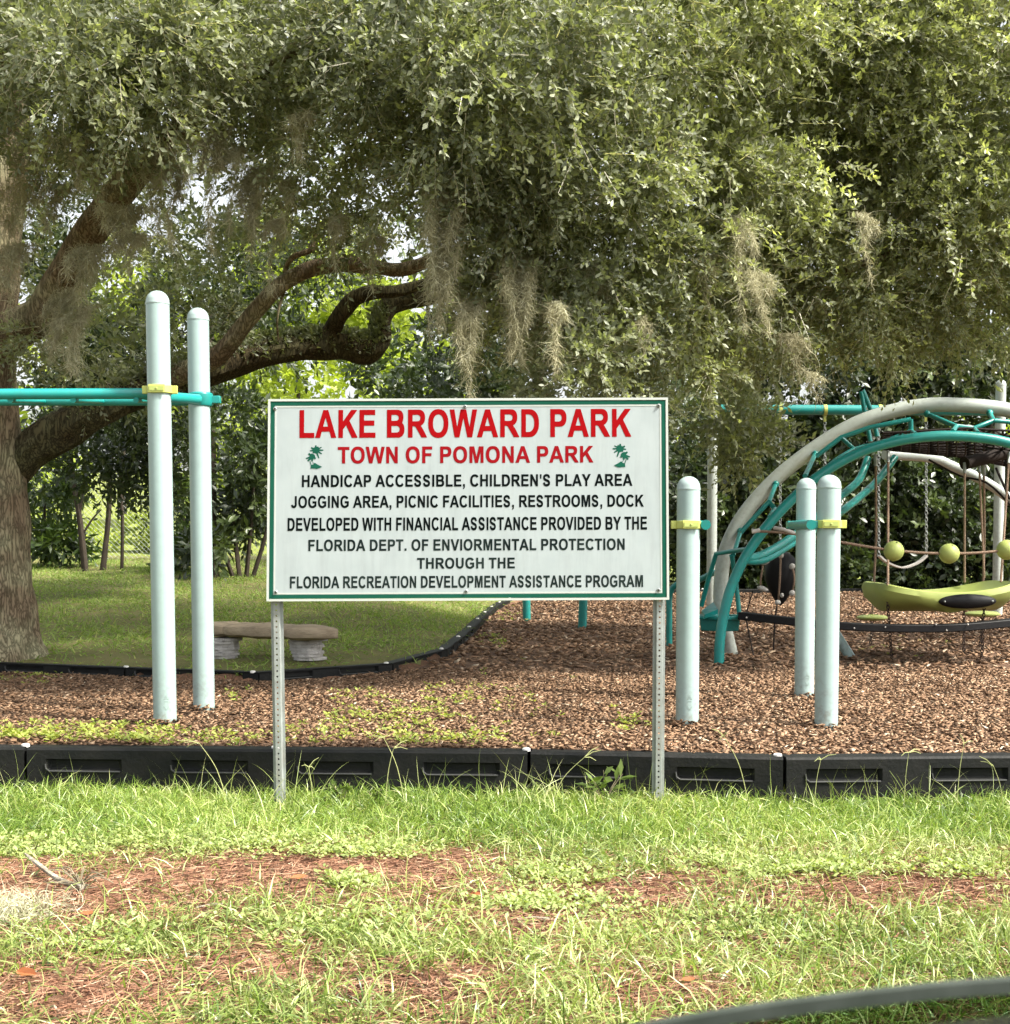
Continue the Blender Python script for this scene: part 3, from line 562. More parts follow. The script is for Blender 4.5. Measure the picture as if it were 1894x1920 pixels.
# ------------------------------------------------------------------ borders
def timber(parent_none,a,b,h,thick,label,group,slots=True):
    a=Vector(a); b=Vector(b); L=(b-a).length; u=(b-a).normalized(); nrm=Vector((u.y,-u.x,0))   # nrm faces the camera side
    t=thing('border_timber',label,'edging',a,group)
    z0,z1=-h,0
    mb=MB(); gap=.008
    def pt(s,z,o): return a+u*s+nrm*o+Vector((0,0,z))
    if slots:
        xs=[gap,.10,.47,.71,1.08,L-gap]; xs=[x*L/1.22 if 0<i<5 else x for i,x in enumerate(xs)]
        zs=[z0,z0+.112,z0+.172,z1]
        for i in range(5):
            for j in range(3):
                pocket=(i in(1,3) and j==1)
                if not pocket: mb.add([pt(xs[i],zs[j],0),pt(xs[i+1],zs[j],0),pt(xs[i+1],zs[j+1],0),pt(xs[i],zs[j+1],0)],[(0,1,2,3)])
                else:
                    q=[(xs[i],zs[j]),(xs[i+1],zs[j]),(xs[i+1],zs[j+1]),(xs[i],zs[j+1])]
                    r=[(xs[i]+.014,zs[j]+.012),(xs[i+1]-.014,zs[j]+.012),(xs[i+1]-.022,zs[j+1]-.006),(xs[i]+.022,zs[j+1]-.006)]
                    vs=[pt(s,z,0) for s,z in q]+[pt(s,z,-.026) for s,z in r]
                    mb.add(vs,[(k,(k+1)%4,4+(k+1)%4,4+k) for k in range(4)]+[(4,5,6,7)])
    else: mb.add([pt(gap,z0,0),pt(L-gap,z0,0),pt(L-gap,z1,0),pt(gap,z1,0)],[(0,1,2,3)])
    bv=.012
    mb.add([pt(gap,z1,0),pt(L-gap,z1,0),pt(L-gap,z1+bv,-bv),pt(gap,z1+bv,-bv),pt(L-gap,z1+bv,-thick),pt(gap,z1+bv,-thick),pt(L-gap,z0,-thick),pt(gap,z0,-thick)],
           [(0,1,2,3),(3,2,4,5),(5,4,6,7)])
    mb.add([pt(gap,z0,0),pt(gap,z1,0),pt(gap,z1+bv,-bv),pt(gap,z1+bv,-thick),pt(gap,z0,-thick)],[(0,1,2,3,4)])
    mb.add([pt(L-gap,z0,0),pt(L-gap,z1,0),pt(L-gap,z1+bv,-bv),pt(L-gap,z1+bv,-thick),pt(L-gap,z0,-thick)],[(4,3,2,1,0)])
    mb.build('timber_body',M['black'],t,bevel=.003)
    if slots:
        for (s0,s1) in ((xs[1],xs[2]),(xs[3],xs[4])):
            l=MB(); z=z0+.112
            l.tube([pt(s0-.002,z+.035,.002),pt(s0+.002,z+.012,.003),pt(s0+.02,z,.004),pt(s1-.01,z,.004)],.0045,8); l.build('slot_lip',M['lip'],t)
    hb=MB(); c=pt(-.0,z0+.02,-.03); hb.box(c,(.045,.03,.045)); hb.build('hinge_tab',M['black'],t,bevel=.006)
    cp=MB(); c=pt(-.02,z1+bv+.004,-thick*.5); cp.lathe(c,[(.02,-.01),(.02,.003),(.014,.007),(0,.008)],12); cp.build('spike_cap',M['white_cap'],t)
labs=['black plastic edging timber wholly beyond the left edge, front row','black plastic edging timber running off the left edge of the photo, front row','black plastic edging timber left of the sign with two long slots, front row','black plastic edging timber under the left half of the sign, front row','black plastic edging timber under the right half of the sign, front row','black plastic edging timber at the front right corner, in the angled run','black plastic edging timber beyond the right edge, front row']
fr=[(-4.76,6.53),(-3.55,6.50),(-2.337,6.456),(-1.098,6.386),(.114,6.317),(1.296,6.136),(2.49,6.20),(3.70,6.27)]
for i in range(7):
    timber(None,(*fr[i],-.005),(*fr[i+1],-.005),.215,.11,labs[i],'front row of black edging timbers')
def along(pts,step):
    P2=[Vector((x,y)) for x,y in pts]; out=[P2[0]]; need=step
    for a,b in zip(P2,P2[1:]):
        L=(b-a).length; s=0
        while L-s>=need: s+=need; out.append(a+(b-a)*s/L); need=step
        need-= (L-s)
    return out
bpts=[(v.x,v.y) for v in cr([(x,y,0) for x,y in BP[1:]],8)]
run=along(bpts,1.22)
back_l={}; ORD='first second third fourth fifth sixth seventh eighth ninth tenth eleventh twelfth thirteenth'.split()
for i in range(len(run)-1):
    a,b=run[i],run[i+1]; mx,my=(a.x+b.x)/2,(a.y+b.y)/2
    ppx=947+2500*mx/my
    if ppx<-420 or ppx>2050: continue
    z=lambda q: float(grade(np.array(q.x),np.array(q.y)))+.062
    if i<3: w='left of the oak trunk'
    if ppx<60: lab='black edging timber in front of the oak trunk, back row'
    elif ppx<260: lab='black edging timber between the oak trunk and the tall posts, back row'
    elif ppx<400: lab='black edging timber passing behind the tall mint posts, back row'
    elif ppx<560: lab='black edging timber in front of the stone bench, back row'
    elif ppx<720: lab='black edging timber just right of the stone bench, back row'
    elif ppx<820: lab='black edging timber at the bend of the back row below the sign'
    elif ppx<870: lab='black edging timber just past the bend, turning away from the camera'
    elif my<22.2: rn=back_l.setdefault('r',[]); rn.append(1); lab=f"{ORD[len(rn)-1]} edging timber of the receding run, counted from the bend"
    else: rn=back_l.setdefault('f',[]); rn.append(1); lab=f"{ORD[len(rn)-1]} edging timber from the left along the far edge of the mulch"
    timber(None,(a.x,a.y,z(a)),(b.x,b.y,z(b)),.16,.10,lab,'back row of black edging timbers',slots=(my<14))

# ------------------------------------------------------------------ posts with caps and clamps
def post(parent,x,y,z0,z1,r,lean=0,m='mint',mark=None):
    b=Vector((x,y,z0-.15)); t=Vector((x+lean,y,z1)); u=(t-b).normalized(); hs=r*.95
    mb=MB(); mb.tube([b,t-u*(hs+.012)],r,28); o=mb.build('post',M[m],parent)
    c=MB(); R=u.to_track_quat('Z','Y').to_matrix(); base=t-u*(hs+.012)
    prof=[(r+.0015,-.004),(r+.0025,0),(r+.0015,.006),(r,.012)]+[(r*math.cos(a),.012+hs*math.sin(a)) for a in [i*math.pi/2/9 for i in range(1,9)]]+[(0,.012+hs)]
    c.lathe(base,prof,28,R=R); cap=c.build('post_cap',M['mint_cap'] if m=='mint' else M[m],parent)
    if mark:
        ang,zz=mark; sc=1.0
        def on(u_,v_):
            a=ang+u_/r; zq=z0+zz+v_; f=(zq-b.z)/(t.z-b.z); cx=b.x+(t.x-b.x)*f; return Vector((cx+math.sin(a)*(r+.0012),b.y-math.cos(a)*(r+.0012),zq))
        mk=MB()
        def poly(pp): mk.add([on(p[0],p[1]) for p in pp],[tuple(range(len(pp)))])
        poly([(-.014,.010),(-.011,.015),(.002,-.006),(-.002,-.010)]); poly([(.002,-.010),(.006,-.010),(.017,.008),(.012,.014),(.004,.0)])
        for (q,w,h) in [(.034,.013,.006),(.046,.016,.007),(.057,.009,.005),(.066,.005,.005)]: poly([(-w,q),(w,q),(w*.7,q+h),(-w*.7,q+h)])
        mk.build('maker_sticker',M['mark'],parent,smooth=False)
    return t
def grime(m,dirt,zmax,amt,streak=None):
    n=m.node_tree; b=n.nodes['Principled BSDF']; src=b.inputs['Base Color'].links[0].from_socket
    tc=n.nodes.new('ShaderNodeTexCoord'); sx=n.nodes.new('ShaderNodeSeparateXYZ'); n.links.new(tc.outputs['Object'],sx.inputs[0])
    mr=n.nodes.new('ShaderNodeMapRange'); mr.inputs[1].default_value=0; mr.inputs[2].default_value=zmax; mr.inputs[3].default_value=1; mr.inputs[4].default_value=.12; n.links.new(sx.outputs['Z'],mr.inputs[0])
    mp=n.nodes.new('ShaderNodeMapping'); mp.inputs['Scale'].default_value=streak or (1,1,1); n.links.new(tc.outputs['Object'],mp.inputs[0])
    t=n.nodes.new('ShaderNodeTexNoise'); t.inputs['Scale'].default_value=26; t.inputs['Detail'].default_value=8; t.inputs['Roughness'].default_value=.7; n.links.new(mp.outputs[0],t.inputs['Vector'])
    r=n.nodes.new('ShaderNodeMapRange'); r.inputs[1].default_value=.46; r.inputs[2].default_value=.72; n.links.new(t.outputs['Fac'],r.inputs[0])
    mu=n.nodes.new('ShaderNodeMath'); mu.operation='MULTIPLY'; n.links.new(mr.outputs[0],mu.inputs[0]); n.links.new(r.outputs[0],mu.inputs[1])
    m2=n.nodes.new('ShaderNodeMath'); m2.operation='MULTIPLY'; m2.inputs[1].default_value=amt; n.links.new(mu.outputs[0],m2.inputs[0])
    mx=n.nodes.new('ShaderNodeMixRGB'); n.links.new(m2.outputs[0],mx.inputs[0]); n.links.new(src,mx.inputs[1]); mx.inputs[2].default_value=(*dirt,1); n.links.new(mx.outputs[0],b.inputs['Base Color'])
grime(M['mint'],(.13,.10,.06),.30,.8); grime(M['sign'],(.15,.16,.15),8,.22,(1,1,.12)); grime(M['ivory'],(.16,.14,.09),3,.6); grime(M['teal'],(.05,.12,.10),3,.5); grime(M['steel'],(.16,.12,.08),3,.5,(1,1,.3))
M['mark']=mat('grey_sticker_print',(.22,.29,.27),.5,.3)
def clamp(parent,x,y,z,r,ang=0):
    R=Matrix.Rotation(ang,3,'Z')
    mb=MB(); mb.lathe((x,y,z),[(r+.001,-.022),(r+.008,-.020),(r+.008,.020),(r+.001,.022)],28)
    for s in(-1,1): mb.box(Vector((x,y,z))+R@Vector((s*(r+.016),-.0,0)),(.016,.012,.022),R)
    mb.box(Vector((x,y,z))+R@Vector((0,-(r+.007),0)),(r*.72,.004,.0225),R)
    o=mb.build('clamp',M['lime'],parent,bevel=.002)
    d=MB(); d.box(Vector((x,y,z))+R@Vector((0,-(r+.0125),0)),(r*.6,.002,.012),R); d.lathe(Vector((x,y,z))+R@Vector((0,-(r+.0135),0)),[(.007,0),(.007,.003),(0,.005)],8,R=R@Matrix.Rotation(math.pi/2,3,'X')); d.build('clamp_plate',M['lime_soft'],o)
pr=.0635
# overhead ladder, left
fx=P(310,1360,7.37); rx=P(383,1337,7.95)
lad=thing('overhead_ladder','overhead ladder with two tall mint posts and teal rails at left','play equipment',(fx.x,fx.y,0))
z_f=float(mz(fx.x,fx.y))
post(lad,fx.x,fx.y,z_f,P(295,545,7.37).z,pr,P(295,545,7.37).x-fx.x,mark=(.35,.10))
post(lad,rx.x,rx.y,z_f,P(371,577,7.95).z,pr,P(371,577,7.95).x-rx.x)
cz=P(300,731,7.37); clamp(lad,cz.x,cz.y,cz.z,pr)
for dx in(-3.6,): post(lad,fx.x+dx,fx.y,z_f,2.38,pr); post(lad,rx.x+dx,rx.y,z_f,2.42,pr)
a=P(-700,739,7.37+.0); b1=P(300,743,7.46)
MB().tube([P(-640,741,7.40),P(262,738,7.46),P(300,744,7.50),P(350,747,7.78),P(372,749,7.86)],.030,18).build('rail',M['teal'],lad)
MB().tube([P(-640,753,8.0),P(0,752,8.0),P(352,752,8.0),P(398,751,7.98)],.028,18).build('rail',M['teal'],lad)
mb=MB(); c=P(376,748,7.95); mb.lathe((c.x,7.95,c.z),[(pr+.001,-.045),(pr+.010,-.028),(pr+.010,.03),(pr+.001,.036)],24); mb.box((c.x+pr+.028,7.95,c.z-.005),(.028,.018,.022)); mb.build('bracket',M['teal'],lad,bevel=.004)
for k in range(11):
    px=255-k*118*(1+0*k); 
    if px<-600: break
    p0=P(px,746,7.44); p1=P(px*.935+62,752,8.0)
    MB().tube([p0-Vector((0,0,.012)),Vector((p0.x,8.0,p1.z))],.016,10).build('rung',M['teal'],lad)
# parallel bars, right of the sign
A=P(1288.5,1363,7.30); C=P(1549,1363,7.30); Dq=P(1508,1308,8.75)
bars=thing('parallel_bars','set of parallel bars with short mint posts between the sign and the rope climber','play equipment',(A.x,A.y,0))
Aq=Vector((A.x+(Dq.x-C.x),Dq.y,0))
for (q,topy,px_,ln,mk) in ((A,893,1288.5,0,(.05,.10)),(C,890,1550.5,.004,None),(Dq,896,1508,0,(.05,.10)),(Aq,None,None,0,None)):
    zt_=P(px_,topy,q.y).z if px_ else P(1508,896,8.75).z
    post(bars,q.x,q.y,float(mz(q.x,q.y)),zt_,pr,ln,mark=mk)
zc=P(1288,984,7.3).z; clamp(bars,A.x,A.y,zc,pr,rad(4)); zc2=P(1552,983,7.3).z; clamp(bars,C.x+.003,C.y,zc2,pr,rad(-3))
for q,s,e in((A,1,Aq),(C,-1,Dq)):
    o=Vector((s*(pr+.032),0,0)); p0=Vector((q.x,q.y,zc))+o; p1=Vector((e.x,e.y,zc+.03))+o
    u=(p1-p0).normalized()
    MB().tube([p0-u*.05,p0+u*.02,p1,p1+u*.12],.027,16).build('bar',M['teal'],bars)
    mb=MB(); mb.box(p0-Vector((s*.012,0,0)),(.030,.028,.022)); mb.build('bracket',M['teal'],bars,bevel=.005)
    mb=MB(); mb.lathe((e.x,e.y,zc+.03),[(pr+.001,-.03),(pr+.009,-.026),(pr+.009,.026),(pr+.001,.03)],24); mb.box(p1-Vector((s*.01,0,0)),(.04,.03,.026)); mb.build('bracket',M['teal'],bars,bevel=.005)

# ------------------------------------------------------------------ the sign
SD=6.08
O=P(507,1128,SD); Xr=P(1247,1125,SD); T1=P(500,749,SD)
BW=(Xr-O).length+.012; BH=(T1-O).length; PXM=BW/743.0
sb=Vector(((O.x+Xr.x)/2,SD,float(gz(0,6.0))))
sign=thing('park_sign','white park sign with green border, red and black lettering, on two perforated posts','sign',sb)
ux=Vector((1,0,(Xr.z-O.z)/BW)).normalized(); uz=Vector((0,-.012,1)).normalized()
O=O-Vector((.004,0,0))
def SP(px,py,off=0):   # pixel on the sign face
    t=(1128-py)/(1128-749.0); x0=507-7*t; x1=1247+5*t; s=(px-x0)/(x1-x0)
    return O+ux*(s*BW)+uz*(t*BH)+Vector((0,-off,0))
def plate(name,x0,y0,x1,y1,off,th,m,bev=0):
    q=[SP(x0,y1,off),SP(x1,y1,off),SP(x1,y0,off),SP(x0,y0,off)]; v=q+[p+Vector((0,th,0)) for p in q]
    return MB().add(v,[(0,1,2,3),(7,6,5,4),(0,4,5,1),(1,5,6,2),(2,6,7,3),(3,7,4,0)]).build(name,m,sign,smooth=False,bevel=bev)
plate('sign_panel',506.2,754,1247.4,1122,0,.012,M['sign'])
def frame_(name,x0,y0,x1,y1,w,off,th,m):
    mb=MB()
    out=[(x0,y1),(x1,y1),(x1,y0),(x0,y0)]; inn=[(x0+w,y1-w),(x1-w,y1-w),(x1-w,y0+w),(x0+w,y0+w)]
    v=[SP(*p,off) for p in out]+[SP(*p,off) for p in inn]; v+= [p+Vector((0,th,0)) for p in v[:8]]
    mb.add(v,[f for k in range(4) for f in((k,(k+1)%4,4+(k+1)%4,4+k),(k,8+k,8+(k+1)%4,(k+1)%4),(4+k,4+(k+1)%4,12+(k+1)%4,12+k))]); return mb.build(name,m,sign,smooth=False)
frame_('white_frame',501.5,749,1251.5,1127.5,4.2,.004,.022,M['sign_edge'])
frame_('green_border',506.5,754,1246.5,1122.5,7.0,.0015,.003,M['sign_green'])
frame_('white_line',514.5,762,1238.5,1114.5,2.6,.0012,.002,M['sign_edge'])
def arc(cx,cy,rx,ry,a0,a1,n=14,p=2.25):
    o=[]
    for i in range(n+1):
        a=rad(a0+(a1-a0)*i/n); c,s_=math.cos(a),math.sin(a)
        o.append((cx+rx*math.copysign(abs(c)**(2/p),c),cy+ry*math.copysign(abs(s_)**(2/p),s_)))
    return o
def stroke(pts,w):
    pts=[Vector((x,y)) for x,y in pts]; l=[];r=[]
    for i,q in enumerate(pts):
        t=(pts[min(i+1,len(pts)-1)]-pts[max(i-1,0)]).normalized(); n=Vector((-t.y,t.x)); ww=w[i] if hasattr(w,'__len__') else w
        l.append(tuple(q+n*ww/2)); r.append(tuple(q-n*ww/2))
    return l+r[::-1]
def c2(pts,n=5): return [(v.x,v.y) for v in cr([(x,y,0) for x,y in pts],n)]
_S=c2([(112,215),(150,115),(240,60),(345,58),(455,90),(503,190),(455,290),(330,345),(200,395),(125,480),(145,595),(240,655),(335,660),(440,630),(490,560),(505,505)],5)
GL={ # heavy grotesque capitals: advance, outlines (first outer, then holes)
'A':(722,[[(0,0),(155,0),(213,163),(500,163),(563,0),(720,0),(436,716),(282,716)],[(257,284),(357,553),(455,284)]]),
'B':(722,[[(73,0)]+[(400,0)]+arc(440,205,232,205,-85,60,10)+[(600,385)]+arc(420,530,215,186,-25,90,8)+[(73,716)],[(217,121)]+arc(400,213,122,93,-90,90,8)+[(217,306)],[(217,427)]+arc(375,511,113,84,-90,90,8)+[(217,595)]]),
'C':(722,[arc(385,358,338,370,38,322,30)+[(536,230)]+arc(385,358,190,247,-42,-318,26)[1:]]),
'D':(722,[[(73,0)]+arc(330,358,346,358,-90,90,18)+[(73,716)],[(217,121)]+arc(312,358,214,237,-90,90,16)+[(217,595)]]),
'E':(667,[[(73,0),(618,0),(618,121),(217,121),(217,316),(577,316),(577,437),(217,437),(217,595),(604,595),(604,716),(73,716)]]),
'F':(611,[[(74,0),(218,0),(218,304),(523,304),(523,425),(218,425),(218,595),(564,595),(564,716),(74,716)]]),
'G':(778,[arc(390,358,345,370,36,305,28)+[(712,98),(712,394),(402,394),(402,273),(566,273),(566,172)]+arc(390,358,196,247,-52,-322,24)]),
'H':(722,[[(73,0),(217,0),(217,314),(504,314),(504,0),(649,0),(649,716),(504,716),(504,435),(217,435),(217,716),(73,716)]]),
'I':(278,[[(68,0),(213,0),(213,716),(68,716)]]),
'J':(556,[stroke([(406,716),(406,300)]+arc(248,215,158,157,10,-170,14),[145]*2+[145-i*.9 for i in range(15)])]),
'K':(722,[[(74,0),(218,0),(218,217),(338,339),(545,0),(728,0),(439,441),(711,716),(518,716),(218,398),(218,716),(74,716)]]),
'L':(611,[[(77,0),(582,0),(582,121),(221,121),(221,716),(77,716)]]),
'M':(833,[[(71,0),(205,0),(205,564),(347,0),(486,0),(628,564),(628,0),(763,0),(763,716),(546,716),(417,228),(288,716),(71,716)]]),
'N':(722,[[(74,0),(208,0),(208,467),(497,0),(641,0),(641,716),(507,716),(507,238),(214,716),(74,716)]]),
'O':(778,[arc(389,358,346,370,0,345,23),arc(389,358,197,247,0,345,23)]),
'P':(667,[[(73,0),(217,0),(217,270)]+arc(395,493,228,223,-90,90,14)+[(73,716)],[(217,391)]+arc(368,493,105,102,-90,90,10)+[(217,595)]]),
'R':(722,[[(73,0),(217,0),(217,299),(275,299),(335,280),(548,0),(723,0),(600,185),(500,305)]+arc(430,513,225,203,-55,90,12)+[(73,716)],[(217,413)]+arc(395,504,112,91,-90,90,10)+[(217,595)]]),
'S':(667,[stroke(_S,[128+12*math.sin(math.pi*i/len(_S)) for i in range(len(_S))])]),
'T':(611,[[(234,0),(378,0),(378,595),(591,595),(591,716),(21,716),(21,595),(234,595)]]),
'U':(722,[stroke([(145,716),(145,330)]+arc(361,270,216,207,180,360,16)+[(577,330),(577,716)],[145]*2+[145-18*math.sin(math.pi*i/16) for i in range(17)]+[145]*2)]),
'V':(667,[[(258,0),(412,0),(667,716),(514,716),(337,186),(157,716),(0,716)]]),
'W':(944,[[(171,0),(325,0),(472,535),(618,0),(772,0),(944,716),(797,716),(690,215),(563,716),(384,716),(254,224),(148,716),(0,716)]]),
'Y':(667,[[(262,0),(406,0),(406,301),(667,716),(498,716),(337,443),(172,716),(0,716),(262,302)]]),
',':(278,[[(66,137),(66,0),(133,0),(118,-60),(62,-98),(92,-152),(170,-100),(203,-10),(203,137)]]),
'.':(278,[[(70,0),(208,0),(208,137),(70,137)]]),"'":(238,[[(58,716),(180,716),(158,455),(80,455)]])}
from mathutils.geometry import tessellate_polygon
def text(st,x0,x1,ytop,ybot,m,bold=0):
    pen=0; items=[]
    for ch in st:
        if ch==' ': pen+=278; continue
        adv,cs=GL[ch]; items.append((pen,cs)); pen+=adv+18
    lo=min(p[0] for pen_,cs in items[:1] for c in cs for p in c)+items[0][0]; hi=max(p[0] for c in items[-1][1] for p in c)+items[-1][0]
    mb=MB()
    for pn,cs in items:
        flat=[p for c in cs for p in c]
        tri=tessellate_polygon([[Vector((p[0],p[1],0)) for p in c] for c in cs])
        for j,(dx,dy) in enumerate(((0,0),(9,7),(-9,-7),(9,-7),(-9,7))):
            mb.add([SP(x0+(p[0]+pn+dx-lo)/(hi-lo)*(x1-x0),ybot+(ytop-ybot)*(p[1]+dy)/716,.0006+j*.0001) for p in flat],tri)
    return mb.build('lettering',m,sign,smooth=False)
BOLD=0
text('LAKE BROWARD PARK',561,1182,770,821,M['red1'],BOLD); text('TOWN OF POMONA PARK',633,1111,838.5,869,M['red2'],BOLD)
text("HANDICAP ACCESSIBLE, CHILDREN'S PLAY AREA",566,1184,891,913,M['ink'],BOLD)
text('JOGGING AREA, PICNIC FACILITIES, RESTROOMS, DOCK',546,1205,930,952,M['ink'],BOLD)
text('DEVELOPED WITH FINANCIAL ASSISTANCE PROVIDED BY THE',540,1211,971,995,M['ink'],BOLD)
text('FLORIDA DEPT. OF ENVIORMENTAL PROTECTION',579,1169,1012,1033,M['ink2'],BOLD)
text('THROUGH THE',782,964,1047,1067,M['ink2'],BOLD)
text('FLORIDA RECREATION DEVELOPMENT ASSISTANCE PROGRAM',545,1203,1081,1103,M['ink2'],BOLD)
def emblem(cx,flip):
    def z(x,y): 
        X=560+x/23.7; X = X if not flip else 2*590-X
        return (X-590+cx, 820+y/23.7+ (0 if not flip else -.5))
    mb=MB(); lay=[.0005]
    def poly(pp):
        lay[0]+=.00004; mb.add([SP(*z(*p),lay[0]) for p in pp],[tuple(range(len(pp)))])
    def fan(c,spikes,core):
        poly([(c[0]+core*math.cos(a)*1.05,c[1]+core*math.sin(a)) for a in [i*math.pi/6 for i in range(12)]])
        for (tx,ty,w) in spikes:
            d=Vector((tx-c[0],ty-c[1])); n=Vector((-d.y,d.x)).normalized()*w
            poly([(c[0]-n.x,c[1]-n.y),(tx-n.x*.45,ty-n.y*.45),(tx+n.x*.45,ty+n.y*.45),(c[0]+n.x,c[1]+n.y)])
    fan((750,580),[(740,360,75),(530,460,70),(480,600,55),(620,700,80),(850,420,70),(1000,440,45),(1080,575,55),(1010,740,50),(885,930,50),(900,480,60)],150)
    fan((600,850),[(420,720,75),(310,940,55),(390,1050,75),(580,1070,65),(740,950,75),(700,800,70),(560,720,70)],115)
    poly([(470,1060),(500,1050),(560,1240),(530,1250)]); poly([(590,1080),(620,1090),(700,1210),(670,1220)])
    poly([(530,1230),(640,1200),(700,1130),(780,1180),(860,1230),(1030,1310),(930,1360),(800,1405),(650,1380),(520,1390)])
    mb.build('palm_emblem',M['sign_green'],sign,smooth=False)
emblem(590,False); emblem(1163,True)
for (bx,by) in[(514.5,767),(871,764.5),(1234,764),(519,1110),(873.5,1110),(1232,1109)]:
    c=SP(bx,by,.0035); mb=MB(); mb.lathe(c,[(.0085,-.003),(.0085,0),(.006,.0025),(0,.003)],14,R=Matrix.Rotation(math.pi/2,3,'X')); o=mb.build('bolt',M['steel'],sign)
    c2=SP(bx,by,.0063); MB().lathe(c2,[(.0042,0),(.0042,.003),(0,.0035)],6,R=Matrix.Rotation(math.pi/2,3,'X')).build('bolt_head',M['dark'],o,smooth=False)
def uchannel(xt,yt,xb,yb,d):
    top=P(xt,yt,d); bot=P(xb,yb,d); bot.z=float(gz(bot.x,d))-.25; u=(top-bot); L=u.length; u.normalize(); wx=.0215; hr=.0047
    e=Vector((1,0,0)); mb=MB(); pitch=.0254; n=int(L/pitch)
    for k in range(n):
        c=bot+u*(k+.5)*pitch; hh=pitch/2; ww=wx*.62
        ring=[c+e*hr*math.cos(a)+u*hr*math.sin(a) for a in[math.pi/8+i*math.pi/4 for i in range(8)]]
        out=[c+e*x+u*y for x,y in[(ww,hh*.45),(ww*.5,hh),(-ww*.5,hh),(-ww,hh*.45),(-ww,-hh*.45),(-ww*.5,-hh),(ww*.5,-hh),(ww,-hh*.45)]]
        mb.add(ring+out,[(i,(i+1)%8,8+(i+1)%8,8+i)[::-1] for i in range(8)])
        for i,j,cn in((8,9,(ww,hh)),(10,11,(-ww,hh)),(12,13,(-ww,-hh)),(14,15,(ww,-hh))):
            mb.add([out[i-8],c+e*cn[0]+u*cn[1],out[j-8]],[(0,1,2)])
        # hole wall
        mb.add(ring+[r+Vector((0,.0035,0)) for r in ring],[(i,(i+1)%8,8+(i+1)%8,8+i) for i in range(8)])
    for s in(-1,1):
        a=[e*s*wx*.62,e*s*wx*.80+Vector((0,.022,0)),e*s*wx*1.32+Vector((0,.022,0)),e*s*wx*1.32+Vector((0,.026,0)),e*s*wx*.72+Vector((0,.026,0)),e*s*wx*.55+Vector((0,.004,0))]
        v=[bot+p for p in a]+[bot+u*(n*pitch)+p for p in a]
        mb.add(v,[(k,(k+1)%6,6+(k+1)%6,6+k) for k in range(6)]+[tuple(range(6,12))])
    mb.build('sign_post',M['steel'],sign,smooth=False)
uchannel(512,760,524.5,1495,SD+.022); uchannel(1240,760,1234.5,1495,SD+.022)

# ------------------------------------------------------------------ rope climber and what hangs in it
def Z(x,y,d): return P(1200+x/2.729,680+y/2.729,d)         # points measured on an enlargement
cb=P(1348,1244,11.2)
cl=thing('rope_climber','arched rope climber with ivory and teal tubes and a black rope net at the right','play equipment',(cb.x,cb.y,0))
dw,dt=12.1,11.2
MB().tube(cr([Z(470,1510,12.2),Z(428,1330,dw),Z(412,1180,dw),Z(430,1000,dw),Z(480,865,dw),Z(565,735,dw),Z(700,590,dw),Z(860,462,dw),Z(1040,345,dw),Z(1200,275,dw),Z(1400,226,dw),Z(1600,216,dw),Z(1894,245,dw),Z(2250,360,dw),Z(2600,560,dw),Z(2900,900,dw),Z(3050,1500,dw)],8),.066,20).build('main_arch',M['ivory'],cl)
MB().tube(cr([Z(405,1555,dt),Z(408,1440,dt),Z(425,1310,dt),Z(470,1140,dt),Z(560,960,dt),Z(700,780,dt),Z(900,592,dt),Z(1100,470,dt),Z(1300,405,dt),Z(1500,377,dt),Z(1700,380,dt),Z(1894,412,dt),Z(2250,520,dt),Z(2600,740,dt),Z(2900,1100,dt),Z(3000,1560,dt)],8),.043,18).build('front_arch',M['teal'],cl)
MB().tube(cr([Z(1250,470,15.4),Z(1480,485,15.6),Z(1600,530,15.7),Z(1750,600,15.7),Z(1894,700,15.8),Z(2100,900,16),Z(2300,1320,16)],8),.058,18).build('rear_arch',M['ivory'],cl)
MB().tube(cr([Z(540,1000,11.22),Z(620,985,11.4),Z(780,890,11.7),Z(1020,690,12.3),Z(1120,600,12.6),Z(1165,490,12.8)],8),.036,14).build('side_arch',M['teal'],cl)
MB().tube(cr([Z(530,1012,11.22),Z(640,1005,11.45),Z(800,910,11.8),Z(1020,770,12.4),Z(1200,620,13),Z(1305,485,13.3)],8),.036,14).build('side_arch',M['teal'],cl)
dm=11.65
for seg in [[(515,862,dw-.05),(478,985,dm)],[(515,868,dm),(660,712,dm)],[(695,622,dw-.05),(660,712,dm),(690,748,dm),(664,792,dt)],[(845,580,dt),(897,468,dw-.05)],[(905,478,dm),(1030,382,dm),(1180,330,dm),(1385,290,dm)],
            [(1030,382,dm),(1095,442,dm),(1240,408,dm),(1388,350,dm)],[(1095,442,dm),(1000,500,dm-.2),(880,600,dt)],[(1385,290,dm),(1388,350,dm),(1412,368,dt)],
            [(1470,262,dw-.05),(1620,326,dm),(1600,352,dt)],[(1620,326,dm),(1710,336,dm),(1728,360,dt)],[(1710,336,dm),(1810,296,dm),(1790,258,dw-.05)],[(1810,296,dm),(1900,304,dm),(2060,400,dm)],
            [(545,955,dt),(470,965,11.5),(390,978,11.7),(350,1110,11.8),(315,1245,11.9)],[(470,985,11.5),(485,1080,11.6),(500,1200,11.6),(510,1300,11.6)]]:
    MB().tube([Z(*p) for p in seg],.021,10).build('rung',M['teal'],cl)
for (x,y) in((515,862),(695,622),(897,468),(1470,262),(1790,258)):
    MB().ball(Z(x,y,dw-.07),.032,10,8).build('rung_bracket',M['teal'],cl)
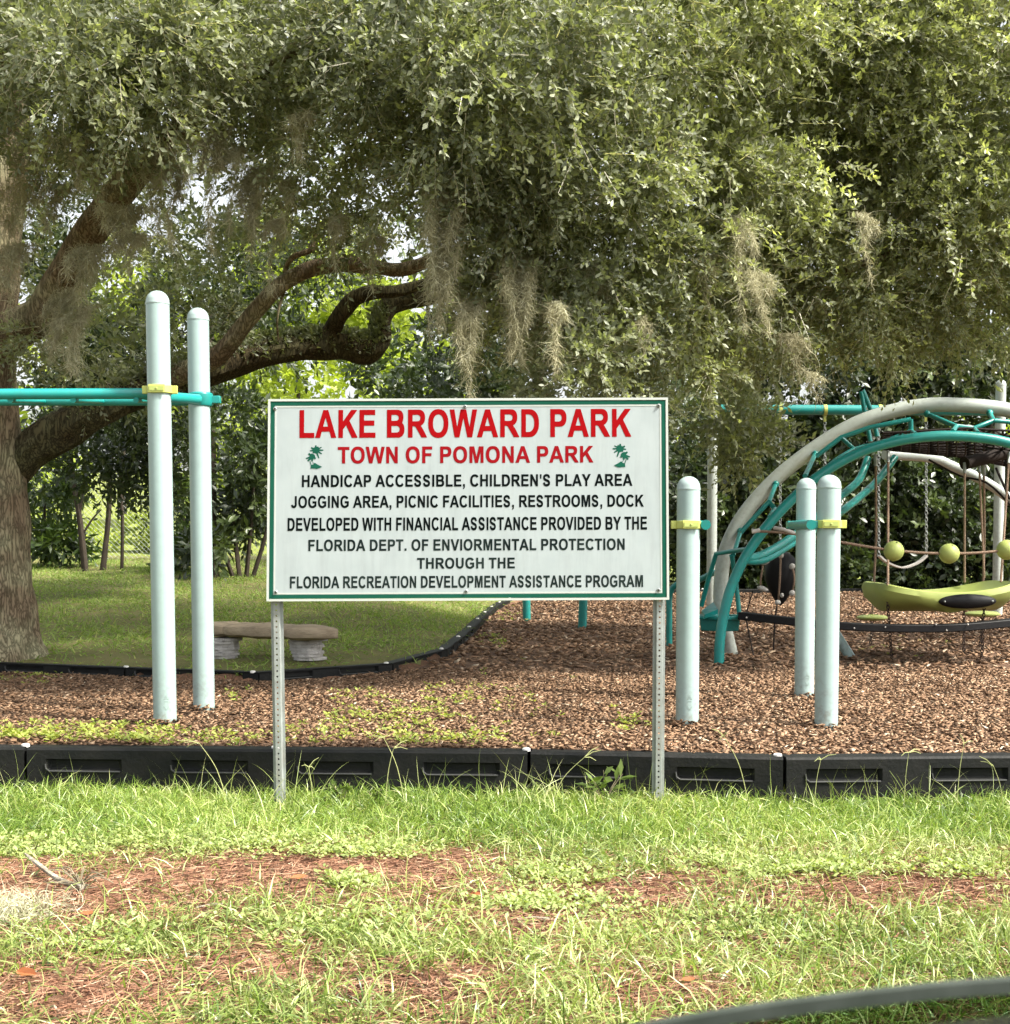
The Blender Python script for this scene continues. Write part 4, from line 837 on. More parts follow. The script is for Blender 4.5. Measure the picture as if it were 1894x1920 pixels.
MB().tube([Z(1180,405,12.8),Z(1160,300,12.85),Z(1132,150,12.9),Z(1140,142,12.9),Z(1160,190,12.9),Z(1190,262,12.85),Z(1215,380,12.8)],.022,10).build('top_loop',M['teal'],cl)
# deck
c=P(1350,1158,11.75); mb=MB()
hexa=[Vector((.20*math.cos(a)*1.0,.26*math.sin(a),0)) for a in [i*math.pi/3+.3 for i in range(6)]]
mb.add([c+h for h in hexa]+[c+h*.93+Vector((0,0,-.11)) for h in hexa],[tuple(range(6)),(11,10,9,8,7,6)]+[(k,6+k,6+(k+1)%6,(k+1)%6) for k in range(6)]); mb.build('deck',M['teal_dark'],cl,smooth=False,bevel=.008)
MB().tube([c+h*1.02+Vector((0,0,.005)) for h in hexa],.018,8,closed=True).build('deck_rim',M['teal'],cl)
wd=MB(); w0=[Z(315,1268,11.9),Z(375,1225,11.9),Z(400,1262,11.6),Z(330,1290,11.5)]; wd.add(w0+[p+Vector((0,.02,-.04)) for p in w0],[(0,1,2,3),(7,6,5,4)]+[(k,4+k,4+(k+1)%4,(k+1)%4) for k in range(4)]); wd.build('wedge_step',M['teal'],cl,smooth=False)
MB().tube([P(1540,1145,12.1),P(1597,1236,11.9)],.045,16).build('strut',M['mint'],cl)
# black rope net under the top
mb=MB(); nu,nv=30,14
def netp(i,j):
    s=i/nu; t=j/nv; px=1655+s*520; yt=795+abs(s-.3)*30; d=11.5+t*3.2
    py=yt+8+ (62*math.sin(min(1,t*1.15)*1.7))*(.55+.9*min(s*1.6,1))*.9
    return P(px,py,d)
for i in range(nu+1):
    mb.tube([netp(i,j) for j in range(nv+1)],.011,5,cap=False)
for j in range(nv+1): mb.tube([netp(i,j) for i in range(nu+1)],.011,5,cap=False)
for j in range(nv): mb.tube([netp(i,j+(i%2)) for i in range(nu+1)],.010,5,cap=False)
o=mb.build('rope_net',M['rope_black'],cl); o['kind']='stuff'
MB().tube([Z(1660,515,12.2),Z(1800,480,12.4),Z(1900,450,12.6)],.06,14).build('net_roll',M['rope_black'],cl)
MB().tube([P(1868,878,12.6),P(1880,905,12.4),P(1893,935,12.2)],.012,8).build('net_cord',M['rope_black'],cl)
MB().tube(cr([P(1742,862,12.8),P(1800,892,12.6),P(1850,905,12.4),P(1896,948,12.2)],4),.010,8).build('net_cord',M['rope_black'],cl)
# belt of the climber
MB().sweep(cr([P(1388,1154,11.5),P(1486,1165,11.3),P(1600,1175,11.2),P(1720,1178,11.2),P(1800,1176,11.2),P(1900,1167,11.3),P(2100,1150,11.6)],6),.14,.065).build('balance_belt',M['black_rubber'],cl,bevel=.008)
for (x,y) in((1400,1158),(1602,1178),(1660,1176),(1755,1171),(1775,1182),(1815,1171)):
    MB().ball(P(x,y,11.12),.008,8,6).build('belt_bolt',M['grip'],cl)
def rope(name,pts,r,m,parent,n=8): return MB().tube(pts,r,n).build(name,m,parent)
def chain(parent,a,b,m='chain',r=.0045,ln=.042):
    a=Vector(a); b=Vector(b); L=(b-a).length; u=(b-a).normalized(); k=max(2,int(L/(ln*.74))); e=u.orthogonal().normalized(); f=u.cross(e); mb=MB()
    for i in range(k):
        c=a+u*(L*(i+.5)/k); s=e if i%2 else f
        mb.tube([c+u*(ln/2)*math.cos(t)+s*(ln*.3)*math.sin(t) for t in[q*math.pi/4 for q in range(8)]],r,5,closed=True)
    o=mb.build('chain',M[m],parent); o['kind']='stuff'
def gpt(px,py,d):
    p=P(px,py,d); p.z=float(mz(p.x,d))-.01; return p
# saucer
sc_=P(1757,1108,11.7)
sau=thing('saucer_seat','lime green boat-shaped saucer seat with a black oval pad, hung on ropes in the climber','play seat',sc_)
sau.rotation_euler=(0,rad(-.5),0)
prof=[]; nth=72; vs=[]; rings=9
def srim(t):
    c,s=math.cos(t),math.sin(t); p=3.8; R=(abs(c/.60)**p+abs(s/.47)**p)**(-1/p); k=(abs(math.sin(2*t)))**2.2; R*=1+.03*k
    return R,k
for t in [i*2*math.pi/nth for i in range(nth)]:
    R,k=srim(t); rim=.0+.085*(abs(R*math.cos(t))/.6)**2; low=-.18+.085*k; c,s=math.cos(t),math.sin(t)
    pts=[(.0,-.10),(R*.45,-.10),(R*.72,-.06),(R*.90,rim-.03),(R*.945,rim),(R*.975,rim-.006),(R*1.0,rim-.05),(R*(.97),(rim+low)/2-.02),(R*(.80+.08*k),low+.005),(R*.5,-.175+.02*k),(0,-.18)]
    vs+=[Vector((r*c,r*s,z)) for r,z in pts]
npf=11; fs=[(i*npf+j,((i+1)%nth)*npf+j,((i+1)%nth)*npf+j+1,i*npf+j+1) for i in range(nth) for j in range(npf-1)]
mb=MB(); mb.add([v+sc_ for v in vs],fs); mb.build('saucer_shell',M['lime_soft'],sau)
mb=MB(); mb.ball(sc_+Vector((.10,-.485,-.075)),(.245,.05,.062),28,12); mb.build('oval_pad',M['black_rubber'],sau)
for sx in(-.2,.2): MB().ball(sc_+Vector((.10+sx,-.515,-.075)),.009,8,6).build('pad_screw',M['steel'],sau)
for (a,b) in(((1668,845,12.0),(1665,1098,11.35)),((1811,868,12.2),(1809,1093,12.1)),((1838,868,12.3),(1846,1084,12.15)),((1895,850,12.0),(1877,1092,11.4))):
    rope('hanging_rope',[P(*a),P(*b)],.0105,M['rope'],sau); c=P(*a); MB().tube([c,c.lerp(P(*b),.09)],.015,8).build('rope_sleeve',M['steel'],sau)
for (a,b) in(((1664,1122,11.4),(1672,1222,11.6)),((1846,1124,11.5),(1840,1226,11.6)),((1808,1128,12.1),(1806,1215,12.2))):
    chain(sau,P(*a),gpt(*b))
# rope discs
for (tx,ty,dx,dy,gx,rr,lab) in((1642,852,1640,1158,1632,.15,'pale green disc on a rope at the left, just behind the black belt'),(1845,870,1842,1151,1838,.165,'bright lime disc on a rope at the right, beside the ivory swing post')):
    d=12.9; c=P(dx-(4 if dx<1700 else 0),dy,d); t=thing('rope_disc',lab,'play seat',c,'discs on ropes under the climber')
    MB().lathe(c,[(0,-.028),(rr*.7,-.026),(rr,-.006),(rr,.006),(rr*.8,.022),(.03,.03),(0,.03)],28).build('disc_seat',M['lime_soft'],t)
    rope('hanging_rope',[P(tx,ty,d-.1),P(tx+1,(ty+dy)/2,d),c+Vector((0,0,.02))],.012,M['rope'],t); MB().tube([P(tx,ty,d-.1),P(tx,ty+22,d-.1)],.018,8).build('rope_sleeve',M['steel'],t)
    chain(t,c-Vector((0,0,.02)),gpt(gx,1200,d))
# ball rope
d=11.0; t=thing('ball_rope','sagging rope across the climber threaded with lime green balls','play equipment',P(1676,1033,d))
rp=cr([P(1420,996,11.1),P(1480,1000,11.0),P(1574,1016,d),P(1676,1032,d),P(1780,1038,d),P(1888,1031,d),P(2050,1000,11.2)],6)
rope('rope',rp,.011,M['rope'],t)
for (x,y) in((1676,1033),(1780,1038),(1888,1031)):
    b=P(x,y,d); o=MB().ball(b,.083,28,18).build('ball',M['lime_soft'],t); MB().lathe(b+Vector((.012,-.045,.069)),[(.007,0),(.007,.004),(0,.004)],8).build('ball_screw',M['dark'],o)
MB().tube([P(1410,997,11.05),P(1425,994,11.05)],.018,10).build('rope_sleeve',M['grip'],t); MB().tube(cr([P(1452,990,11.05),P(1470,993,11.0),P(1490,1000,11.0)],4),.017,10).build('rope_sleeve',M['grip'],t)
# black climbing pod
c=P(1464,1084,12.4); pod=thing('climbing_pod','black pod with pale rope grips hanging at the left end of the rope climber','play equipment',c)
vs=[];nu_,nv_=24,16
for j in range(nv_+1):
    t=j/nv_; r=.17*math.sin(math.pi*min(1,t*.99+.01)**.8)**.75*(1-.18*t); z=.26-.52*t
    for k in range(nu_):
        a=2*math.pi*k/nu_; q=1+.06*math.sin(3*a+1)+.03*math.sin(5*a+t*6); vs.append(c+Vector((r*q*math.cos(a),r*q*.8*math.sin(a),z)))
MB().add(vs,[(j*nu_+k,(j+1)*nu_+k,(j+1)*nu_+(k+1)%nu_,j*nu_+(k+1)%nu_) for j in range(nv_) for k in range(nu_)]).build('pod_shell',M['black_rubber'],pod)
def Q7(x,y,d): return P(1230+x/5.12,960+y/5.12,d)
for pl in([(1290,230,11.9),(1215,350,12.15),(1200,415,12.2),(1190,640,12.15),(1175,860,12.25)],[(930,435,11.5),(1000,480,12.2),(1025,520,12.2),(1010,620,12.2),(1000,735,12.25)],[(1310,525,12.3),(1330,640,12.25),(1310,775,12.3)]):
    rope('grip_rope',cr([Q7(*p) for p in pl],4),.0095,M['rope'],pod)
for (x,y,w,h,r) in((1045,480,.05,.026,.3),(1200,418,.026,.026,0),(1025,737,.055,.024,-.3),(1170,868,.028,.024,0),(1210,800,.018,.022,0),(1308,522,.028,.03,-.4),(1308,778,.028,.028,.2)):
    p=Q7(x,y,12.2); mb=MB(); mb.ball((0,0,0),(w,.025,h),12,8); R=Matrix.Rotation(-r,3,'Y'); mb.v=[tuple(R@Vector(v)+p) for v in mb.v]; mb.build('grip',M['grip'],pod)
rope('anchor_rope',[Q7(1165,880,12.3),Q7(1142,1030,12.2),gpt(1450,1225,12.2)],.008,M['rope_black'],pod); rope('anchor_rope',[Q7(930,760,12.4),Q7(860,1000,12.2),gpt(1414,1225,12)],.007,M['rope_black'],pod)
# teal hand loop left of the climber and a teal hoop behind the sign
t=thing('hand_loop','bent teal tube loop between the sign and the climber deck','play equipment',gpt(1255,1211,13.1))
MB().tube(cr([gpt(1255,1211,13.1),P(1255,1150,13.1),P(1256,1115,13.1),P(1270,1096,13.05),P(1314,1086,12.9),P(1340,1074,12.7),P(1350,1090,12.6)],6),.030,12).build('tube',M['teal'],t)
h1=gpt(988,1152,16.4); h2=gpt(1092,1173,15.4)
t=thing('teal_hoop','teal inverted hoop whose two legs show below the sign','play equipment',h2)
MB().tube(cr([h1,h1+Vector((0,0,.7)),h1+Vector((.1,-.1,1.15)),h2+Vector((-.15,.1,1.25)),h2+Vector((0,0,.75)),h2],8),.05,14).build('tube',M['teal'],t)
# swing set behind
sd_=17.6
sa=gpt(1334,1150,sd_); sb2=gpt(1870,1150,sd_)
sw=thing('swing_frame','swing frame behind the climber with ivory posts and a thick teal crossbar','swing set',sa)
for q,px in((sa,1334),(sb2,1870)):
    post(sw,q.x,q.y,q.z,P(px,712,sd_).z,.066,0,'ivory')
MB().tube([P(1338,768,sd_),P(1866,770,sd_)],.066,18).build('crossbar',M['teal'],sw)
for px in(1463,1547,1650,1736):
    c=P(px,769,sd_); mb=MB(); mb.tube([c-Vector((.022,0,0)),c+Vector((.022,0,0))],.074,18); mb.box(c-Vector((0,0,.11)),(.016,.012,.04)); mb.build('hanger',M['lime'],sw)
for (x0,x1,lab,yb) in((1463,1547,'black belt swing seat hanging behind the short mint posts',1064),(1648,1737,'grey belt swing seat on chains seen through the ropes of the climber',1064)):
    a=P(x0,769,sd_)-Vector((0,0,.15)); b=P(x1,769,sd_)-Vector((0,0,.15)); l=P(x0,1042,sd_); r=P(x1,1042,sd_)
    t=thing('belt_swing',lab,'swing',(l+r)/2,'belt swings on the swing frame')
    chain(t,a,l,'steel',.005,.06); chain(t,b,r,'steel',.005,.06)
    MB().sweep(cr([l,P(x0+18,yb-8,sd_),P((x0+x1)/2,yb,sd_),P(x1-18,yb-8,sd_),r],5),.13,.022).build('belt_seat',M['grip'] if x0>1600 else M['black_rubber'],t)

# ------------------------------------------------------------------ chain link fences
def fence(label,p0,p1,h,npost,cell,wire):
    p0=Vector(p0); p1=Vector(p1); t=thing('chain_link_fence',label,'fence',p0)
    u=(p1-p0); L=u.length
    def q(s,z): 
        p=p0+(p1-p0)*(s/L); return Vector((p.x,p.y,float(gz(p.x,p.y))+z))
    for k in range(npost):
        s=L*k/(npost-1); MB().tube([q(s,-.2),q(s,h+.04)],.03,10).build('fence_post',M['steel'],t)
    MB().tube([q(L*k/24,h) for k in range(25)],.021,8).build('top_rail',M['steel'],t)
    mb=MB(); n=int((L+h)/cell); yv=Vector((0,-.035,0))
    for k in range(n):
        for s in(1,-1):
            s0=k*cell-(h if s>0 else 0); a,b=(s0,s0+h) if s>0 else (s0,s0-h)
            za,zb=0.03,h-.02
            def clip(a,za,b,zb):
                if a>b: a,za,b,zb=b,zb,a,za
                if b<=0 or a>=L: return None
                if a<0: za+= (zb-za)*(-a)/(b-a); a=0
                if b>L: zb=za+(zb-za)*(L-a)/(b-a); b=L
                return a,za,b,zb
            r=clip(a,za,b,zb)
            if r: mb.tube([q(r[0],r[1])+yv,q(r[2],r[3])+yv],wire,3,cap=False)
    o=mb.build('wire_mesh',M['steel'],t,smooth=False); o['kind']='stuff'
fence('old chain-link fence behind the grassy slope at left, saplings growing along it',(-11,22.6,0),(.6,22.2,0),1.5,5,.085,.0028)
fence('chain-link fence overgrown by the dark trees behind the playground at right',(.7,24.2,0),(14,24.7,0),1.9,6,.1,.0025)

# ------------------------------------------------------------------ bench
bd=11.0
bc=P(500,1230,bd); bz=float(gz(bc.x,bd))
bench=thing('stone_bench','low bench with a log-like brown slab on stacked grey stones behind the back edging','bench',(bc.x,bd,bz))
l=P(385,1178,11.35); r=P(634,1188,10.75)
top=.34+0
def slab(a,b,w,th,name,m,seed):
    u=(b-a); L=u.length; u.normalize(); nn=Vector((-u.y,u.x,0)).normalized(); vs=[]; N=22; K=14
    rr=random.Random(seed)
    for i in range(N+1):
        s=i/N; e=min(1,(1-s)*6)**.6*min(1,s*8+.5); wob=1+.05*math.sin(s*23+seed)+rr.uniform(-.02,.02)-(.16 if i in(5,15) else 0)
        for k in range(K):
            an=2*math.pi*k/K; cx=abs(math.cos(an))**.6*math.copysign(1,math.cos(an)); sx=abs(math.sin(an))**.7*math.copysign(1,math.sin(an))
            vs.append(a+u*L*s+nn*cx*w*.5*e*wob+Vector((0,0,sx*th*.5*(.6+.4*e)*wob)))
    fs=[(i*K+k,i*K+(k+1)%K,(i+1)*K+(k+1)%K,(i+1)*K+k) for i in range(N) for k in range(K)]+[tuple(range(K-1,-1,-1)),tuple(N*K+k for k in range(K))]
    return MB().add(vs,fs).build(name,m,bench)
slab(l,r,.36,.125,'seat_slab',M['slab'],3)
for cx_,dd in((418,11.2),(575,10.95)):
    bse=P(cx_,1225,dd); g0=float(gz(bse.x,dd)); zt2=P(cx_,1200,dd).z; hh=(zt2-g0+.02)/7
    leg=MB().box((bse.x,dd,(zt2+g0)/2-.02),(.07,.06,(zt2-g0)/2-.01)).build('leg',M['stone'],bench)
    rr=random.Random(cx_)
    for k in range(7):
        w=.145-.012*math.sin(k*.9)+rr.uniform(-.012,.012); z=g0+hh*(k+.5)
        st=MB(); n=9; q=[Vector((w*math.cos(a)*rr.uniform(.85,1.1),.12*math.sin(a)*rr.uniform(.85,1.1),0)) for a in[i*2*math.pi/n for i in range(n)]]
        off=Vector((bse.x+rr.uniform(-.018,.018),dd,z))
        st.add([off+p+Vector((0,0,-hh*.50)) for p in q]+[off+p*rr.uniform(.96,1.02)+Vector((0,0,hh*.485)) for p in q],[tuple(range(n-1,-1,-1)),tuple(range(n,2*n))]+[(i,(i+1)%n,n+(i+1)%n,n+i) for i in range(n)])
        st.build('stone',M['stone'],leg,smooth=False,bevel=.003)

# ------------------------------------------------------------------ wood chips
def chipset(x,y,z,Lm,Wm,Tm):
    n=len(x); L=RNG.uniform(.5,1.5,n)*Lm; w=RNG.uniform(.6,1.4,n)*Wm; t=RNG.uniform(.6,1.4,n)*Tm
    az=RNG.uniform(0,6.28,n); u=np.stack([np.cos(az),np.sin(az),RNG.normal(size=n)*.28],-1); u=unit(u)
    nn=unit(np.stack([RNG.normal(size=n)*.28,RNG.normal(size=n)*.28-.1,np.ones(n)],-1)); v=unit(np.cross(nn,u)); nn=np.cross(u,v)
    c=np.stack([x,y,z],-1); L=L[:,None]/2; w=w[:,None]/2; t=t[:,None]
    k=RNG.uniform(.55,1,(n,4,1))
    top=[c+u*L*k[:,0]+v*w*.7,c+u*L*.3+v*w*k[:,1]-u*L*.9,c-u*L*k[:,2]-v*w*.8,c+u*L-v*w*k[:,3]*.8]
    bot=[c-nn*t*1.6]; top=[p+nn*t*.3 for p in top]
    V=np.stack(top+bot,1).reshape(-1,3); a=np.arange(n)*5
    Fl=[np.stack([a,a+1,a+2,a+3],-1)]+[np.stack([a+i,a+4,a+(i+1)%4],-1) for i in range(4)]
    return V,Fl,5
def inmulch(x,y): return (y>front(x)+.10)&(sdist(x,y)<-.02)
def inview(x,y,m=.75): return np.abs(x)<(.385*y+m)
def scatter(n,x0,x1,y0,y1,cond):
    x=RNG.uniform(x0,x1,n); y=RNG.uniform(y0,y1,n); k=cond(x,y); return x[k],y[k]
parts=[]
x,y=scatter(88000,-4.9,4.9,6.2,10.8,lambda x,y:inmulch(x,y)&inview(x,y))
tone=lambda x,y:np.clip(RNG.normal(.43,.24,len(x))+.05*np.clip(x/3,-1,1)+.05*np.sin(x*2.7+y)*np.cos(y*2.1),0,1)  # tone lightens to the right: sunlight put into the chip colour
V,Fl,k=chipset(x,y,mz(x,y)+RNG.uniform(-.004,.016,len(x)),.046,.019,.005); parts.append((V,Fl,np.repeat(tone(x,y),k))); print('chips',len(x))
for (qx,qy) in((fx.x,fx.y),(rx.x,rx.y),(A.x,A.y),(C.x,C.y),(Dq.x,Dq.y)):
    a=RNG.uniform(0,6.28,130); r=.068+np.abs(RNG.normal(size=130))*.05; x=qx+np.cos(a)*r; y=qy+np.sin(a)*r
    V,Fl,k=chipset(x,y,mz(x,y)+np.clip(.045-(r-.068)*.45,0,1)*RNG.uniform(.3,1,130),.045,.018,.005); parts.append((V,Fl,np.repeat(tone(x,y),k)))
x,y=scatter(38000,-1,9.9,10.8,23.6,lambda x,y:inmulch(x,y)&inview(x,y))
V,Fl,k=chipset(x,y,mz(x,y)+RNG.uniform(-.004,.02,len(x)),.085,.035,.008); parts.append((V,Fl,np.repeat(tone(x,y),k))); print('chips2',len(x))
V,Fl,R=join(parts); o=np_obj('wood_chips',V,Fl,M['chips'],None,R); tag(o,'loose reddish-brown wood chip mulch covering the play area','mulch',kind='stuff')

# ------------------------------------------------------------------ front lawn: grass, straw, weeds
def gp(px,py):   # ground point of the front lawn
    v=(py-1038)/2500.; d=1.15/v; p=P(px,py,d); return p.x,d
bare=[(560,1655,420,66),(100,1700,260,80),(720,1630,260,36),(1150,1688,300,45),(1700,1685,320,50),(800,1875,170,50),(110,1885,260,70),(480,1835,140,45),(980,1745,220,35),(60,1600,60,12),(1300,1900,120,30)]
def density(x,y):
    px=947+2500*x/y; py=1038+2500*1.15/y; d=np.ones_like(x)
    for (cx,cy,rx,ry) in bare:
        q=((px+40*np.sin(py*.09+cx)-cx)/rx)**2+((py+9*np.sin(px*.03)-cy)/ry)**2; d*=1-.965*np.exp(-q**2)
    n=.5+.5*np.sin(x*7.3+1.3*np.sin(y*5))*np.cos(y*6.1+x*2.2)
    d=np.where(py>1600,d*(.4+.6*n),d*(.75+.25*n)); return d
def onlawn(x,y): return (y<front(x)-.012)&inview(x,y,.7)
parts=[]
x,y=scatter(300000,-3.2,3.2,3.1,6.5,onlawn); dn=density(x,y); py=1038+2500*1.15/y
k=RNG.uniform(0,1,len(x))<dn*np.where(py<1590,.85,.72); x,y,py=x[k],y[k],py[k]; n=len(x); print('grass',n)
h=np.where(py<1590,RNG.uniform(.035,.085,n),RNG.uniform(.03,.09,n))*np.where(RNG.uniform(0,1,n)<.05,1.5,1)
dirs=unit(np.stack([RNG.normal(size=n)*.55,RNG.normal(size=n)*.45,np.ones(n)],-1)); g0=gz(x,y)
green=(py<1590)&(RNG.uniform(0,1,n)<.9)|(RNG.uniform(0,1,n)<.35)
for msk,mm,nm,lab in((green,'grass','grass','green lawn grass in front of the edging and across the foreground'),(~green,'grass_dry','dry_grass','pale yellow-green sparse grass in the foreground')):
    m_=msk; c=int(m_.sum())
    V,Fl,k=ribbons(np.stack([x[m_],y[m_],g0[m_]-.005],-1),dirs[m_],h[m_]*1.55,RNG.uniform(.0035,.0078,c),3,RNG.uniform(-1.4,1.4,c),1.5)
    R=np.repeat(np.clip(RNG.normal(.45,.28,c)+.12*np.sin(x[m_]*3+y[m_]*2),0,1),k); tag(np_obj(nm,V,Fl,M[mm],None,R),lab,'grass',kind='stuff')
# tall stalks in front of the edging
x,y=scatter(1100,-3.2,3.2,5.75,6.3,lambda x,y:(y<front(x)-.015)); n=len(x)
w=.5+.5*np.sin(x*3.1+1)*np.sin(x*7.7); k=RNG.uniform(0,1,n)<w*.7; x,y=x[k],y[k]; n=len(x)
V1,F1,k1=ribbons(np.stack([x,y,gz(x,y)],-1),unit(np.stack([RNG.normal(size=n)*.35,RNG.normal(size=n)*.2,np.ones(n)],-1)),RNG.uniform(.12,.30,n),RNG.uniform(.003,.005,n),6,RNG.uniform(-.9,.9,n),.7)
tag(np_obj('tall_grass',V1,F1,M['grass_dry'],None,np.repeat(RNG.uniform(.2,.9,n),k1)),'taller arching grass blades and seed stalks along the front edging','grass',kind='stuff')
# pine straw and litter on the bare patches
x,y=scatter(100000,-3.2,3.2,3.1,5.5,onlawn); dn=density(x,y); py=1038+2500*1.15/y
k=RNG.uniform(0,1,len(x))<np.where(py>1560,np.clip(1.15-dn,.12,1),.05); x,y=x[k],y[k]; n=len(x); print('straw',n)
az=RNG.uniform(0,6.28,n)
V1,F1,k1=ribbons(np.stack([x,y,gz(x,y)+RNG.uniform(.002,.014,n)],-1),np.stack([np.cos(az),np.sin(az),RNG.normal(size=n)*.06],-1),RNG.uniform(.03,.11,n),.0028,2,RNG.uniform(-.4,.4,n),.02)
tn=RNG.normal(.5,.22,n); P1=(V1,F1,np.repeat(tn,k1))
x,y=scatter(25000,-3.2,3.2,3.1,5.5,onlawn); dn=density(x,y); k=RNG.uniform(0,1,len(x))<np.clip(1.05-dn,.1,1); x,y=x[k],y[k]; n=len(x)
V2,F2,k2=chipset(x,y,gz(x,y)+.004,.028,.012,.003)
V,Fl,R=join([P1,(V2,F2,np.repeat(np.clip(RNG.normal(.5,.25,n),0,1),k2))]); tag(np_obj('leaf_litter',V,Fl,M['needles'],None,np.clip(R,0,1)),'reddish-brown pine straw and bark litter on the bare patches of the lawn','litter',kind='stuff')
# low weeds in rosettes
def rosettes(name,xs,ys,zf,k,L,w,m,label,up=.35):
    n=len(xs); ph=RNG.uniform(0,6.28,(n,1))+np.arange(k)[None,:]*2*math.pi/k+RNG.normal(size=(n,k))*.3
    dr=np.stack([np.cos(ph),np.sin(ph),RNG.uniform(.05,.8,(n,k))],-1); dr=unit(dr); pos=np.stack([xs,ys,zf(xs,ys)],-1)[:,None,:]+dr*.01+np.array([0,0,.006])+RNG.uniform(0,.02,(n,k,1))*np.array([0,0,1])
    nr=unit(RNG.normal(size=(n,k,3))*.3+np.array([0,0,1])); N=n*k; s=RNG.uniform(.6,1.3,N)
    V,Fl=leaves(pos.reshape(-1,3),dr.reshape(-1,3),nr.reshape(-1,3),L*s,w*s,.1)
    tag(np_obj(name,V,Fl,M[m],None,np.repeat(np.clip(RNG.normal(.5,.25,N),0,1),4)),label,'weeds',kind='stuff')
def patch(cs):
    X=[];Y=[]
    for (px,py,rx,ry,n) in cs:
        a=px+RNG.normal(size=n)*rx*.5; b=py+RNG.normal(size=n)*ry*.5; d=2500*1.15/(b-1038); X.append((a-947)/2500*d); Y.append(d)
    X=np.concatenate(X);Y=np.concatenate(Y); k=(Y<front(X)-.03)&(Y>3); return X[k],Y[k]
X,Y=patch([(60,1600,130,26,500),(300,1590,220,30,500),(480,1600,200,30,600),(690,1605,120,22,450),(660,1675,60,16,120),(1050,1650,120,26,350),(1400,1630,140,36,420),(1560,1640,200,24,450),(1830,1650,80,30,200),(1020,1710,160,26,350),(620,1760,300,40,300),(1300,1760,300,60,300),(200,1790,160,40,150)])
k=RNG.uniform(0,1,len(X))<.5; X,Y=X[k],Y[k]
rosettes('low_weeds',X,Y,gz,6,.022,.012,'weed','small broad-leaved green weeds at the edge between lawn and bare patches')
def mpatch(cs):
    X=[];Y=[]
    for (px,py,rx,ry,n) in cs:
        a=px+RNG.normal(size=n)*rx*.45; b=py+RNG.normal(size=n)*ry*.45; d=2500*.95/(b-1038); X.append((a-947)/2500*d); Y.append(d)
    X=np.concatenate(X);Y=np.concatenate(Y); k=(Y>front(X)+.12)&(sdist(X,Y)<-.05); return X[k],Y[k]
X,Y=mpatch([(20,1385,60,22,110),(75,1392,60,14,70),(150,1380,60,26,70),(235,1385,60,24,110),(300,1372,50,20,50),(250,1398,120,6,50),(90,1372,60,10,30),(400,1385,130,18,70),(620,1380,120,24,70),(760,1350,120,30,120),(840,1390,160,16,160),(880,1310,160,50,120),(670,1310,60,20,40),(1180,1360,60,30,40),(60,1270,80,14,50),(640,1345,60,20,40),(440,1310,30,20,16),(930,1215,40,14,60),(1700,1225,120,20,20),(1400,1110,50,12,50),(950,1180,50,20,40)])
k=RNG.uniform(0,1,len(X))<.5; X,Y=X[k],Y[k]
rosettes('yellow_weeds',X,Y,mz,6,.030,.015,'clover','low yellow-green weeds growing through the wood chips behind the edging')
# back lawn
x,y=scatter(130000,-9,1.2,9.8,22.5,lambda x,y:(sdist(x,y)>.04)&inview(x,y)); n=len(x)
dn=np.where(y<11.2,.5,1)*(.6+.4*np.sin(x*3+y)*np.cos(y*2)); k=RNG.uniform(0,1,n)<dn*np.clip(y/13,.6,1); x,y=x[k],y[k]; n=len(x); print('back grass',n)
V,Fl,k=ribbons(np.stack([x,y,gz(x,y)-.005],-1),unit(np.stack([RNG.normal(size=n)*.6,RNG.normal(size=n)*.5,np.ones(n)],-1)),RNG.uniform(.05,.12,n),RNG.uniform(.009,.017,n),2,RNG.uniform(-1,1,n),1.2)
tag(np_obj('slope_grass',V,Fl,M['grass_back'],None,np.repeat(np.clip(RNG.normal(.5,.25,n),0,1),k)),'green grass on the shaded slope around the stone bench and oak trunk','grass',kind='stuff')

# ------------------------------------------------------------------ single plants and litter
def weedplant(px,py,d,label,h,n,L,w,z=None):
    x=(px-947)/2500*d; b=Vector((x,d,float(gz(x,d)) if z is None else z)); t=thing('weed_plant',label,'plant',b,'leafy weeds in front of the edging')
    mb=MB(); pos=[];dr=[]
    for k in range(5):
        a=random.uniform(0,6.28); e=b+Vector((math.cos(a)*h*.5,math.sin(a)*h*.25,h*random.uniform(.6,1))); mb.tube([b,b.lerp(e,.5)+Vector((0,0,.01)),e],[.003,.0025,.0015],5)
        for j in range(n): s=random.uniform(.35,1); pos.append(b.lerp(e,s)); dr.append(Vector((random.uniform(-1,1),random.uniform(-1,.3),random.uniform(-.1,.7))).normalized())
    mb.build('stem',M['twig'],t)
    V,Fl=leaves(np.array([list(p) for p in pos]),np.array([list(p) for p in dr]),unit(RNG.normal(size=(len(pos),3))*.4+np.array([0,-.5,1])),L*RNG.uniform(.7,1.2,len(pos)),w,.1)
    np_obj('foliage',V,Fl,M['broad'],t,np.repeat(RNG.uniform(.6,1,len(pos)),4))['kind']='stuff'
weedplant(640,1480,6.15,'small round-leaved weed by the edging, left of centre under the sign',.10,9,.035,.026)
weedplant(700,1482,6.1,'second small leafy weed under the sign, nearer the centre',.07,7,.032,.022)
weedplant(1135,1480,6.12,'taller pale-leaved weed under the right part of the sign',.17,5,.075,.028)
